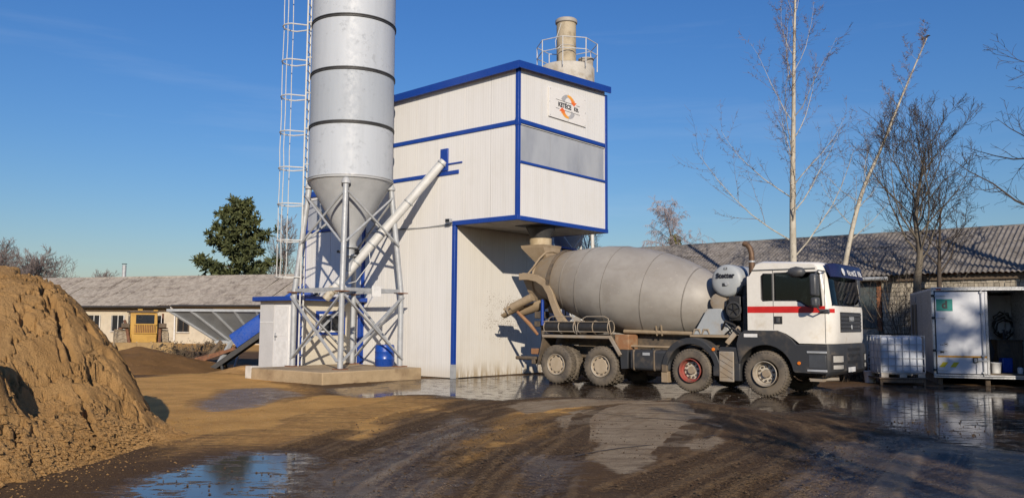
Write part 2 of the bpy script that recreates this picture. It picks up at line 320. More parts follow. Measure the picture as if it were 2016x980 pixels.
def off_line(P, d):
    P = np.array(P); T = np.gradient(P, axis=0); T /= np.linalg.norm(T, axis=1)[:,None]+1e-9; return [tuple(p) for p in P+np.stack([-T[:,1], T[:,0]], -1)*d]
LINES = [smooth_line(P) for P in TRK]
LINES += [off_line(LINES[i], d) for i, d in ((0,.8),(1,-.75),(2,.7),(2,-.8),(3,.62),(3,-.7),(3,1.5),(4,.65),(8,.7),(9,.7),(0,-1.2),(9,1.6))]
rdg = np.zeros(nx_.shape)
for k, P in enumerate(LINES):
    pass; a = np.array(P); m = (nx_ > a[:,0].min()-.6) & (nx_ < a[:,0].max()+.6) & (ny_ > a[:,1].min()-.6) & (ny_ < a[:,1].max()+.6)
    d, s_, side = segdist(nx_[m], ny_[m], P, False); hw = .27 if k not in (5,6,7) else .17
    ins = sstep(hw+.07, hw-.05, d); lug = np.sin(2*math.pi*(s_/.15)+np.abs(side)*14*(1 if k % 2 else -1)); brk = sstep(.32, .55, fbm(nx_[m]*.9, ny_[m]*.9, 2, 30+k))
    hh = -.014*ins+.016*ins*lug*brk+.022*np.exp(-((d-hw-.06)/.06)**2)*brk*(vnoise(nx_[m]*6, ny_[m]*6, 3))
    q = hgt[m]; hgt[m] = q*(1-.5*ins)+hh; r_ = trk[m]; trk[m] = np.maximum(r_, ins*(.45+.55*brk))
    rr_ = rdg[m]; rdg[m] = np.maximum(rr_, np.exp(-((d-hw-.05)/.07)**2)*brk)
    if k in (5,6,7): r2 = trk2[m]; trk2[m] = np.maximum(r2, ins)
flat = np.clip(wet*1.7, 0, 1); hgt = hgt*(1-flat)-.004*flat
# small clods thrown up along the tracks and the foot of the pile
cl = sstep(.70, .86, vnoise(nx_*7, ny_*7, 44))*sstep(.5, .65, fbm(nx_*.8, ny_*.8, 2, 47)); hgt = hgt+.022*cl*(1-flat)*(1-conc)
hgt = hgt*(1-.8*conc)
Z = np.zeros(fx.shape); Z[near] = hgt; attr = np.zeros((fx.size, 4), np.float32); attr[near,0] = dry; attr[near,1] = wet; attr[near,2] = conc*(1-.8*sstep(.2,.8,trk2)*sstep(.35,.5,fbm(nx_*2,ny_*2,2,99))); attr[near,3] = shiny
far = ~near; attr[far,0] = np.where((fy[far] > 20), .6, .3)
tr_all = np.zeros(fx.size, np.float32); tr_all[near] = trk*(1-.8*conc*(1-trk2)); rg_all = np.zeros(fx.size, np.float32); rg_all[near] = rdg*(1-wet)
nxn, nyn = len(xs), len(ys); I = np.arange(nxn*nyn).reshape(nyn, nxn)
quads = np.stack([I[:-1,:-1], I[:-1,1:], I[1:,1:], I[1:,:-1]], -1).reshape(-1, 4)
def np_mesh(name, V, Q, mat, smooth=True):
    me = bpy.data.meshes.new(name); me.vertices.add(len(V)); me.vertices.foreach_set('co', np.asarray(V, np.float32).ravel())
    k = Q.shape[1]; me.loops.add(Q.size); me.loops.foreach_set('vertex_index', Q.astype(np.int32).ravel()); me.polygons.add(len(Q))
    me.polygons.foreach_set('loop_start', (np.arange(len(Q))*k).astype(np.int32)); me.polygons.foreach_set('loop_total', np.full(len(Q), k, np.int32))
    me.update(calc_edges=True); me.validate()
    if smooth: me.shade_smooth()
    me.materials.append(mat); return me
def ground_mat():
    t = NT('yard_ground'); at = t.n('ShaderNodeAttribute', attribute_name='zone'); tk = t.n('ShaderNodeAttribute', attribute_name='track'); rk = t.n('ShaderNodeAttribute', attribute_name='ridge')
    sp = t.n('ShaderNodeSeparateColor'); t.l(at.outputs['Color'], sp.inputs[0])
    n1 = t.noise(1.1, 7, .62); n2 = t.noise(7, 6, .65); n3 = t.noise(60, 3, .6); ngr = t.noise(.35, 4, .6); n4 = t.noise(24, 5, .7); n5 = t.noise(2.6, 7, .7)
    # drag streaks left by turning wheels
    st = t.noise(1.0, 6, .65, t.coord((.9, 5.0, 1), rot=(0,0,R(22))))
    def edge(v, amp=.55, lo=.38, hi=.62):
        return t.ramp(t.math('ADD', v, t.math('ADD', t.math('MULTIPLY', t.math('SUBTRACT', n2, .5), amp), t.math('MULTIPLY', t.math('SUBTRACT', st, .5), amp*1.1))), lo, hi)
    dryf = edge(sp.outputs[0], .6, .12, .75); wetf = edge(sp.outputs[1], .8, .36, .66); concf = edge(sp.outputs[2], .75, .36, .66); shf = edge(at.outputs['Alpha'], .7, .35, .75)
    mud = t.mix(t.ramp(n1, .3, .7), (.125,.070,.031), (.185,.105,.046)); mud = t.mix(t.ramp(st, .55, .75, 0, .6), mud, (.29,.18,.085))
    mud = t.mix(t.ramp(ngr, .35, .6, 0, .5), mud, (.095,.060,.034))
    dryc = t.mix(t.ramp(n1, .3, .7), (.78,.44,.135), (.58,.31,.09)); dryc = t.mix(t.ramp(n2, .5, .75, 0, .6), dryc, (.78,.49,.20))
    conc = t.mix(t.ramp(n1, .3, .7), (.48,.375,.25), (.37,.28,.18)); conc = t.mix(t.ramp(st, .50, .66, 0, .85), conc, (.17,.115,.068)); conc = t.mix(t.ramp(n5, .52, .66, 0, .7), conc, (.21,.15,.09))
    col = t.mix(dryf, mud, dryc); col = t.mix(concf, col, conc)
    sl = t.mix(t.ramp(n2, .3, .7), (.17,.135,.105), (.12,.092,.07)); col = t.mix(t.math('MULTIPLY', shf, .75), col, sl)
    trf = t.math('MULTIPLY', t.ramp(t.math('ADD', tk.outputs['Fac'], t.math('MULTIPLY', t.math('SUBTRACT', n2, .5), .8)), .45, .8), .6); col = t.mix(trf, col, (.10,.066,.039))
    col = t.mix(t.math('MULTIPLY', t.ramp(t.math('ADD', rk.outputs['Fac'], t.math('MULTIPLY', t.math('SUBTRACT', n2, .5), .9)), .40, .85), .38), col, (.30,.20,.105)); wc = t.mix(t.ramp(n1, .35, .65), (.070,.047,.031), (.046,.032,.023)); col = t.mix(t.math('MULTIPLY', wetf, .9), col, wc)
    col = t.mix(t.math('MULTIPLY', t.ramp(n3, .45, .8, 0, .35), t.math('SUBTRACT', 1.0, t.math('MULTIPLY', dryf, .6))), col, (.045,.03,.019)); col = t.mix(t.math('MULTIPLY', t.ramp(n4, .56, .66, 0, .6), t.math('SUBTRACT', 1.0, t.math('MULTIPLY', dryf, .75))), col, (.05,.033,.021)); col = t.mix(t.math('MULTIPLY', t.ramp(n4, .44, .34, 0, .45), t.math('SUBTRACT', 1.0, wetf)), col, (.36,.25,.14))
    rg = t.math('SUBTRACT', .80, t.math('MULTIPLY', shf, t.ramp(n5, .35, .6, .66, .30)))
    dead = t.ramp(t.noise(3.2, 8, .72, t.coord((.8,1.6,1)), dist=.4), .55, .62)      # mud islands standing proud of the water
    wr = t.ramp(dead, 0, 1, .075, .5)
    mxr = t.n('ShaderNodeMix', data_type='FLOAT'); t.l(wetf, mxr.inputs[0]); t.l(rg, mxr.inputs[2]); t.l(wr, mxr.inputs[3])
    inv = t.math('SUBTRACT', 1.0, t.math('MULTIPLY', wetf, t.math('SUBTRACT', 1.0, t.math('MULTIPLY', dead, .6))))
    bh = t.math('MULTIPLY', t.math('ADD', t.math('MULTIPLY', n2, .6), t.math('ADD', t.math('MULTIPLY', n4, .7), t.math('MULTIPLY', n3, .35))), t.math('MAXIMUM', inv, .001))
    sw_ = t.math('ADD', .15, t.math('MULTIPLY', t.math('MAXIMUM', wetf, t.math('MULTIPLY', shf, .8)), .38)); return t.set(col, mxr.outputs[0], 0, bh, 1.0, .075, sw_)
gme = np_mesh('ground', np.stack([fx, fy, Z], -1), quads, ground_mat())
ca = gme.attributes.new('zone', 'FLOAT_COLOR', 'POINT'); ca.data.foreach_set('color', attr.ravel())
ta = gme.attributes.new('track', 'FLOAT', 'POINT'); ta.data.foreach_set('value', tr_all)
ra_ = gme.attributes.new('ridge', 'FLOAT', 'POINT'); ra_.data.foreach_set('value', rg_all)
ground = struct(inst('ground', gme))
jm = mk('wet_joint', (.05,.036,.024), None, 8, .6)
for JP in (JOINTS):
    b = MB()
    for i in range(len(JP)-1):
        (ax_, ay_), (bx_, by_) = JP[i], JP[i+1]; w_ = .014+.006*(i % 2); d_ = Vector((bx_-ax_, by_-ay_, 0)).normalized(); n_ = Vector((-d_.y, d_.x, 0))*w_; b.add([Vector((ax_,ay_,.007))-n_, Vector((bx_,by_,.007))-n_, Vector((bx_,by_,.007))+n_, Vector((ax_,ay_,.007))+n_], [(0,1,2,3)])
    b.build('slab_joint', jm, ground, fix=False)

# ------------------------------------------------------------------ sand piles
def sand_mat(name, c1, c2, c3):
    t = NT(name); n1 = t.noise(1.4, 7, .65); n2 = t.noise(11, 7, .75); n3 = t.noise(55, 4, .7)
    col = t.mix(t.ramp(n1, .36, .64), c1, c2); col = t.mix(t.ramp(n2, .52, .72, 0, .7), col, c3); col = t.mix(t.ramp(n3, .62, .75, 0, .55), col, tuple(min(1, x*1.55) for x in c1))
    col = t.mix(t.ramp(n3, .42, .30, 0, .5), col, tuple(x*.6 for x in c3)); return t.set(col, .95, 0, t.math('ADD', n2, t.math('MULTIPLY', n3, .8)), 1.0, .07, .15)
M['sand'] = sand_mat('dug_sand', (.585,.35,.145), (.485,.282,.112), (.35,.192,.072)); M['sand_dark'] = sand_mat('damp_gravel_sand', (.28,.155,.062), (.235,.13,.05), (.18,.098,.038))
RID = [(-4.75,12.6,0),(-5.0,12.7,.06),(-5.35,12.9,.18),(-5.62,13.0,.42),(-5.85,13.05,.8),(-6.1,13.1,1.17),(-6.4,13.1,1.5),(-6.75,13.1,1.9),(-7.1,13.05,2.25),(-7.45,13.0,2.36),(-7.8,13.0,2.47),(-8.6,13.2,2.5),(-10,13.4,2.5),(-13,13.6,2.6),(-18,14,2.4)]
TOE = [(-4.7,12.5),(-4.85,12.2),(-4.9,11.9),(-4.85,11.5),(-4.85,11.1),(-4.85,10.7),(-4.85,10.3),(-4.9,9.9),(-4.95,9.4),(-5.0,8.9),(-5.1,8.3),(-5.4,7.4),(-6.8,6.2),(-10,5.0),(-17,4.5)]
BAK = [(-4.8,12.7),(-5.1,12.9),(-5.45,13.25),(-5.75,13.5),(-6.0,13.7),(-6.4,14.1),(-6.8,14.5),(-7.2,15),(-7.6,15.5),(-8,15.9),(-8.4,16.2),(-9.2,16.6),(-11,17),(-14,17),(-19,17)]
def resample(P, n):
    P = np.array(P, float); u = np.linspace(0, len(P)-1, n); i = np.clip(np.floor(u).astype(int), 0, len(P)-2); f = (u-i)[:,None]; return P[i]*(1-f)+P[i+1]*f
ns_, nf, nb = 520, 300, 50
uu = (np.linspace(0, 1, ns_)**1.0)*(len(RID)-1); rd = resample(RID, ns_); te = resample(TOE, ns_); bk = resample(BAK, ns_)
ker = np.ones(23)/23
for A in (rd, te, bk):
    for c in range(A.shape[1]):
        p = np.pad(A[:,c], 11, mode='edge'); A[:,c] = np.convolve(p, ker, 'valid')
vf = np.linspace(0, 1, nf); vb = np.linspace(0, 1, nb+1)[1:]
prof = np.interp(vf, [0,.06,.2,.45,.60,.80,.88,1], [-.02,.035,.13,.36,.60,.90,.955,1.0])
X = te[:,None,0]*(1-vf)+rd[:,None,0]*vf; Y = te[:,None,1]*(1-vf)+rd[:,None,1]*vf; Zp = rd[:,None,2]*prof
X2 = rd[:,None,0]*(1-vb)+bk[:,None,0]*vb; Y2 = rd[:,None,1]*(1-vb)+bk[:,None,1]*vb; Z2 = rd[:,None,2]*(1-vb**.8)-.03*vb
X = np.concatenate([X, X2], 1); Y = np.concatenate([Y, Y2], 1); Zp = np.concatenate([Zp, Z2], 1); V_ = np.concatenate([vf, 1+vb])[None,:]+0*X
env = sstep(0, .12, V_)*sstep(2, 1.5, V_)*np.clip(rd[:,None,2]/.5, .12, 1)
# gullies running down the face, undercut ledges, crumbled talus
fl = fbm(X*1.5+Zp*.9, Y*.45, 4, 60); ledge = np.abs(fbm(X*1.3, Y*1.3+Zp*1.5, 4, 66)-.5)*2; cr_ = fbm(X*5, Y*5+Zp*4, 4, 71); big = fbm(X*.7, Y*.7, 3, 77)
gul = np.abs(fbm(X*1.1+.55*Zp, Y*.5+.2*X, 5, 62, .6)-.5)*2; scar = np.abs(fbm(X*2.3-.8*Zp, Y*2.0+Zp*1.2, 5, 64, .62)-.5)*2
dz = env*(.12*(big-.5)+.14*(fl-.5)-.24*sstep(.09, .0, gul)*sstep(.40,.55,cr_)-.13*sstep(.07, .0, scar)-.10*sstep(.07, .0, ledge)*sstep(.45, .6, big)+.055*(cr_-.5)+.045*(fbm(X*12, Y*12+Zp*9, 3, 73, .65)-.5))
tal = sstep(.02, .12, V_)*sstep(.55, .3, V_); lump = (sstep(.55, .85, vnoise(X*5, Y*5, 80))*.045+sstep(.55, .85, vnoise(X*12, Y*12, 83))*.035)*sstep(.42,.6,fbm(X*.9,Y*.9,2,88))+sstep(.5, .9, vnoise(X*25, Y*25, 85))*.018
dz = dz+tal*lump*np.clip(rd[:,None,2]/.4, .25, 1)+.02*(fbm(X*22, Y*22+Zp*16, 2, 90)-.5)*sstep(0,.05,V_)
# loader wheel mark pressed into the foot
tm = np.exp(-((X+4.95)/.45)**2)*np.exp(-((Y-8.15)/.8)**2); dz = dz+tm*(.10*np.sign(np.sin((X*.5+Y)*11))-.03)
push = env*.16*(fl-.5); Y = Y-push; X = X+.5*push
# the steep lump at the pile's front
lm = np.exp(-(((X+6.25)/.42)**2+((Y-9.75)/.55)**2)**1.6); dz = dz+lm*.62
gm_ = np.exp(-(((X+6.0)/.30)**2+((Y-10.7)/.7)**2)**1.4); dz = dz-gm_*.30
Zp = Zp+dz; Ng = X.shape[1]; I2 = np.arange(ns_*Ng).reshape(ns_, Ng); q2 = np.stack([I2[:-1,:-1], I2[1:,:-1], I2[1:,1:], I2[:-1,1:]], -1).reshape(-1, 4)
sp_ = inst('sand_pile', np_mesh('sand_pile', np.stack([X.ravel(), Y.ravel(), Zp.ravel()], -1), q2, M['sand']))
tag(sp_, 'tall dug-out pile of tan sand with a steep gullied face', 'sand pile')
PX, PY, PZ = X, Y, Zp
def mound(name, label, cx, cy, rx, ry, h, rot, mat, seed, n=110, pw=1.0):
    g = np.linspace(-1.15, 1.15, n); A, B = np.meshgrid(g, g); r = np.sqrt(A*A+B*B)
    wob = 1+.25*(fbm(A*1.5+3, B*1.5+3, 3, seed)-.5); z = h*np.clip(1-(r*wob)**pw, 0, 1); z = np.where(z > h*.8, h*.8+(z-h*.8)*.55, z)
    z = z+(.14*(fbm(A*4, B*4, 4, seed+4)-.5)*sstep(0,.15,z))-.03*(r > 1)-.01; c, s = math.cos(rot), math.sin(rot); xx = cx+A*rx*c-B*ry*s; yy = cy+A*rx*s+B*ry*c
    J = np.arange(n*n).reshape(n, n); q = np.stack([J[:-1,:-1], J[:-1,1:], J[1:,1:], J[1:,:-1]], -1).reshape(-1, 4)
    return tag(inst(name, np_mesh(name, np.stack([xx.ravel(), yy.ravel(), z.ravel()], -1), q, mat)), label, 'sand heap')
mound('sand_heap', 'low heap of dark damp gravel sand in front of the loader bucket', -12.6, 28.6, 3.0, 2.9, .84, .1, M['sand_dark'], 120)
mound('sand_heap', 'small pale spill of sand beside the hopper legs', -8.5, 27.6, 1.4, .7, .24, .2, M['sand'], 140, 60)
# clods and pebbles strewn over the foot of the pile: nobody could count them
cv = []; cf = []
def clod(p, s):
    o = len(cv); q = [(1,0,0),(-1,0,0),(0,1,0),(0,-1,0),(0,0,1),(0,0,-.6)]
    for v in q: cv.append((p[0]+v[0]*s*rng.uniform(.6,1.3), p[1]+v[1]*s*rng.uniform(.6,1.3), p[2]+v[2]*s*rng.uniform(.5,1)))
    for f in ((0,2,4),(2,1,4),(1,3,4),(3,0,4),(2,0,5),(1,2,5),(3,1,5),(0,3,5)): cf.append(tuple(o+i for i in f))
for k in range(5200):
    i = int(rng.random()**.9*(ns_-1)); j = int(min(nf-1, abs(rng.gauss(.13, .12))*nf)); 
    clod((PX[i,j], PY[i,j], PZ[i,j]+.004), rng.choice((.008,.01,.012,.016,.022,.035)) if rd[i,2] > .3 else .014)
for k in range(600):
    t_ = rng.random(); i = int(t_*(ns_-1)); d = abs(rng.gauss(0, .5)); clod((te[i,0]+d*rng.uniform(.2,1.1), te[i,1]-d*.5+rng.uniform(-.3,.3), 0.0), rng.choice((.006,.008,.012,.016)))
me = bpy.data.meshes.new('clods'); me.from_pydata(cv, [], cf); me.materials.append(M['sand'])
tag(inst('clods', me), 'crumbled clods and pebbles strewn round the foot of the sand pile', 'clods')['kind'] = 'stuff'

cv = []; cf = []
for k in range(4200):
    L_k = LINES[rng.randrange(len(LINES))]; i = rng.randrange(len(L_k)-1); f = rng.random(); px_ = L_k[i][0]*(1-f)+L_k[i+1][0]*f+rng.gauss(0,.30); py_ = L_k[i][1]*(1-f)+L_k[i+1][1]*f+rng.gauss(0,.30)
    if py_ > 15 or py_ < 6.5 or px_ < -4.2: continue
    clod((px_, py_, .002), rng.choice((.006,.008,.010,.013,.018)))
me = bpy.data.meshes.new('mud_crumbs'); me.from_pydata(cv, [], cf); me.materials.append(mk('dark_mud_crumb', (.10,.062,.032), (.065,.042,.024), 9, .9))
tag(inst('mud_crumbs', me), 'dark crumbs of mud shed along the tyre tracks in the yard', 'mud crumbs')['kind'] = 'stuff'
# ------------------------------------------------------------------ sheds with corrugated roofs
M['roofing'] = mk('old_fibre_cement', (.235,.215,.195), (.165,.148,.132), 2.5, .92, 0, dirt=(.075,.066,.058), dscale=4, dlo=.50, dhi=.70, bump=.4, bscale=14, rand=.22, pos=True)
M['roofing_pale'] = mk('weathered_fibre_cement', (.40,.355,.295), (.28,.242,.20), 3.2, .92, 0, dirt=(.185,.155,.128), dscale=1.3, dlo=.50, dhi=.66, bump=.3, bscale=10, rand=.10, pos=True)
M['plaster'] = mk('old_plaster', (.56,.50,.39), (.49,.43,.33), 1.5, .9, dirt=(.34,.29,.23), dscale=1.7, dlo=.56, dhi=.75)
M['plaster_grey'] = mk('dirty_plaster', (.46,.42,.36), (.36,.33,.28), 1.5, .9, dirt=(.2,.175,.14), dscale=2, dlo=.5, dhi=.7)
M['block'] = mk('pale_wall_block', (.45,.40,.32), (.35,.31,.245), 9, .9, 0, bump=.4, bscale=30, rand=.5, dirt=(.2,.175,.14), dscale=8, dlo=.55, dhi=.75, pos=True)
M['brick'] = mk('orange_brick', (.36,.15,.075), (.28,.12,.06), 9, .9, 0, bump=.3, rand=.4)
M['mortar'] = mk('dark_mortar', (.17,.15,.125), (.12,.105,.09), 9, .95)
M['shutter'] = mk('grey_green_shutter', (.075,.095,.10), (.06,.076,.08), 5, .6, 0, rand=.2, dirt=(.11,.115,.11), dscale=3)
M['oldwood'] = mk('weathered_wood', (.15,.11,.075), (.09,.065,.045), 4, .9, 0, stretch=(8,8,1), rand=.3)
def sheet_mesh(name, w, l, pitch, amp, mat, seg=6):
    n = int(round(w/pitch))*seg; b = MB(); us = [i*w/n for i in range(n+1)]
    top = [(u, amp*math.cos(2*math.pi*u/pitch)) for u in us]; vs_ = []
    for v in (0, l):
        for u, h in top: vs_.append((u, v, h))
        for u, h in top: vs_.append((u, v, h-.012))
    m = n+1; f = []
    for i in range(n):
        f.append((i, i+1, 2*m+i+1, 2*m+i)); f.append((m+i+1, m+i, 3*m+i, 3*m+i+1)); f.append((i+1, i, m+i, m+i+1)); f.append((2*m+i, 2*m+i+1, 3*m+i+1, 3*m+i))
    f += [(0, 2*m, 3*m, m), (n, m+n, 3*m+n, 2*m+n)]
    b.add(vs_, f); return b.mesh(name, mat, 60, fix=False)
def roof_slope(parent, me, w, l, x0, x1, y_eave, z_eave, pitch_ang, rows, lap=.14, sag=0.0):
    for r in range(rows):
        n = int(math.ceil((x1-x0)/(w-.0)))
        for k in range(n):
            x = x0+k*w; d = r*(l-lap); j = rng.uniform(-.012,.012)
            sg = sag*math.sin(x*.35)+sag*.6*math.sin(x*.9+r)
            inst('roof_sheet', me, parent, (x, y_eave+d*math.cos(pitch_ang), z_eave+d*math.sin(pitch_ang)+.016*r+.003*(k % 2)+sg+j*.3), (pitch_ang+rng.uniform(-.006,.006), 0, rng.uniform(-.004,.004)))
# --- the shed beyond the truck
RS = thing('brick_shed', 'long low shed of pale blocks with a dark corrugated roof behind the mixer truck', 'shed', (13.4,32.2,0), R(-40.06))
MB().box(-16,.66,.0,.3,0,3.58).build('wall', M['plaster_grey'], RS); MB().box(.66,9,.05,.3,0,3.58).build('wall', M['mortar'], RS)
MB().box(-16,-15.7,.31,8,0,3.5).build('wall', M['plaster_grey'], RS); MB().box(8.7,9,.31,8,0,3.5).build('wall', M['plaster_grey'], RS)
MB().box(-16,9,8,8.3,0,3.5).build('wall', M['plaster_grey'], RS)
for x in (-15.98, 8.98-.2): MB().prism([(.2,3.5),(8.1,3.5),(4.1,5.32)], 'x', x, x+.2).build('gable', M['plaster_grey'], RS)
ang = math.atan2(1.87, 4.2)
sm = sheet_mesh('roof_sheet', 1.062, 1.72, .177, .028, M['roofing']); roof_slope(RS, sm, 1.062, 1.72, -16.4, 9.4, -.42, 3.52, ang, 3, .17, .02)
b = MB().hexa([(-16.4,4.12,5.50),(9.4,4.12,5.50),(9.4,8.5,3.55),(-16.4,8.5,3.55),(-16.4,4.12,5.54),(9.4,4.12,5.54),(9.4,8.5,3.59),(-16.4,8.5,3.59)]); b.build('roof_slope', M['roofing'], RS)
k = -16.4
while k < 9.3:
    MB().path([(k,4.1,5.49),(k+1.3,4.1,5.50)], .11, 10).build('ridge_tile', M['roofing'], RS, 40); k += 1.27
MB().box(-16,9,-.16,-.10,3.30,3.46).build('fascia_board', M['oldwood'], RS)
MB().path([(-8,-.42,3.42),(1.15,-.42,3.40)], .075, 10).build('gutter', M['galv'], RS, 40)
for i in range(7): 
    x = -1.05+i*.24; MB().box(x, x+.232, -.055-.006*(i % 2), -.01, 1.56, 3.36).build('shutter_board', M['shutter'], RS)
MB().box(-1.1,.64,-.075,-.0,3.37,3.44).build('shutter_rail', M['oldwood'], RS)
bm_ = MB().box(0,.235,-.06,.04,0,.066).mesh('brick', M['brick'])
for i in range(28):
    inst('brick', bm_, RS, (.655+(.0 if i % 2 else -.02), rng.uniform(-.008,.008), 1.45+i*.0735), (0,0,rng.uniform(-.02,.02)), (.62,1,1))
blk = [MB().box(0,w,-.05,.04,0,h).mesh('block', M['block']) for w, h in ((.150,.142),(.205,.142),(.105,.142))]
def block_rows(x0, x1, z0, z1):
    z = z0; r = 0
    while z < z1-.05:
        x = x0-(.08 if r % 2 else 0)+rng.uniform(-.03,.03)
        while x < x1:
            t_ = rng.choices((0,1,2), (6,2,2))[0]; w = (.150,.205,.105)[t_]
            inst('block', blk[t_], RS, (max(x, x0-.02), rng.uniform(-.014,.012), z+rng.uniform(-.004,.004)), (rng.uniform(-.02,.02),0,rng.uniform(-.02,.02)), (1,1,rng.uniform(.96,1.02))); x += w+.013
        z += .155; r += 1
block_rows(.85, 2.05, 1.36, 3.5); block_rows(2.15, 6.6, 3.03, 3.5)
MB().box(1.9,5.2,-.07,.02,3.5,3.56).build('lintel', M['brick'], RS)
# --- the white shed far behind the loader
LS = thing('white_shed', 'long white shed with barred windows and a pale mossy roof behind the loader', 'shed', (-26.6,62,0), R(-20))
MB().box(-24,22,0,.3,-.2,2.78).build('wall', M['plaster'], LS); MB().box(-24,22,8.5,8.8,-.2,2.7).build('wall', M['plaster'], LS)
for x in (-24, 21.7): MB().prism([(.31,-.2),(8.49,-.2),(8.49,2.7),(4.4,4.9),(.31,2.7)], 'x', x, x+.3).build('gable', M['plaster'], LS)
ang = math.atan2(2.25, 4.6)
sm = sheet_mesh('roof_sheet', 1.5, 1.9, .25, .03, M['roofing_pale'], 4); roof_slope(LS, sm, 1.5, 1.9, -24.5, 22.5, -.55, 2.72, ang, 3, .2, .05)
MB().hexa([(-24.5,4.4,5.08),(22.5,4.4,5.08),(22.5,9.2,2.7),(-24.5,9.2,2.7),(-24.5,4.4,5.12),(22.5,4.4,5.12),(22.5,9.2,2.74),(-24.5,9.2,2.74)]).build('roof_slope', M['roofing_pale'], LS)
MB().path([(-24.5,4.38,5.07),(22.5,4.38,5.09)], .12, 8).build('ridge_cap', M['roofing_pale'], LS, 40)
MB().box(-24,22,-.5,-.38,2.60,2.72).build('fascia_board', M['oldwood'], LS); MB().box(-24,5.5,-.06,-.0,2.44,2.52).build('fascia_board', M['black'], LS)
MB().path([(-24,-.62,2.66),(2.2,-.62,2.62)], .08, 8).build('gutter', M['black'], LS, 40); MB().path([(2.3,-.62,2.70),(22,-.62,2.67)], .08, 8).build('gutter', M['black'], LS, 40)
MB().path([(2.25,-.6,2.6),(2.25,-.15,2.3),(2.25,-.12,.2)], .05, 8).build('downpipe', M['white'], LS)
for cx, w in ((-8.6,1.25),(-5.5,1.25),(-3.15,1.25),(.55,.9),(2.95,1.05),(6.2,1.2),(9,1.2)):
    wd = MB().box(cx-w/2, cx+w/2, -.03, -.004, .85, 2.0).build('window', M['pane'], LS)
    for q in (0,.5,1): MB().box(cx-w/2+q*(w-.08), cx-w/2+q*(w-.08)+.08, -.07, -.035, .85, 2.0).build('frame', M['white'] if cx < 2 else M['oldwood'], wd)
    MB().box(cx-w/2-.05, cx+w/2+.05, -.12, -.0, .76, .84).build('sill', M['cap_conc'], wd)
    for q in range(9): x = cx-w/2+(q+.5)*w/9; MB().tube((x,-.10,.84), (x,-.10,2.0), .014, None, 5).build('bar', M['black'], wd)
MB().tube((-7.3,4.5,5.0), (-7.3,4.5,6.15), .16, None, 14).build('flue', M['galv'], LS, 40); MB().lathe([(0,.2),(.05,.2)], (-7.3,4.5,6.22), (0,0,1), 14).build('flue_cap', M['dark'], LS, 40)

# ------------------------------------------------------------------ trees
M['bark_birch'] = mk('pale_poplar_bark', (.50,.46,.38), (.36,.32,.25), 5, .85, 0, dirt=(.10,.085,.065), dscale=9, dlo=.56, dhi=.68, stretch=(1,1,.5))
M['bark_dark'] = mk('dark_bark', (.085,.064,.047), (.055,.042,.032), 8, .9, 0, stretch=(3,3,.6))
M['bark_grey'] = mk('grey_green_bark', (.16,.135,.10), (.10,.082,.06), 8, .9, 0, stretch=(3,3,.6))
M['twig_red'] = mk('reddish_twigs', (.17,.115,.085), (.12,.08,.06), 3, .85); M['twig_dark'] = mk('dark_twigs', (.05,.038,.032), (.035,.027,.022), 3, .9); M['twig_tan'] = mk('tan_twigs', (.24,.17,.11), (.17,.12,.075), 3, .9)
M['twig_far'] = mk('far_twigs', (.20,.165,.155), (.15,.12,.115), 3, .9); M['twig_white'] = mk('pale_weeping_twigs', (.36,.32,.34), (.28,.25,.27), 3, .9)
M['mistletoe'] = mk('mistletoe_leaf', (.16,.15,.02), (.10,.10,.015), 4, .8)
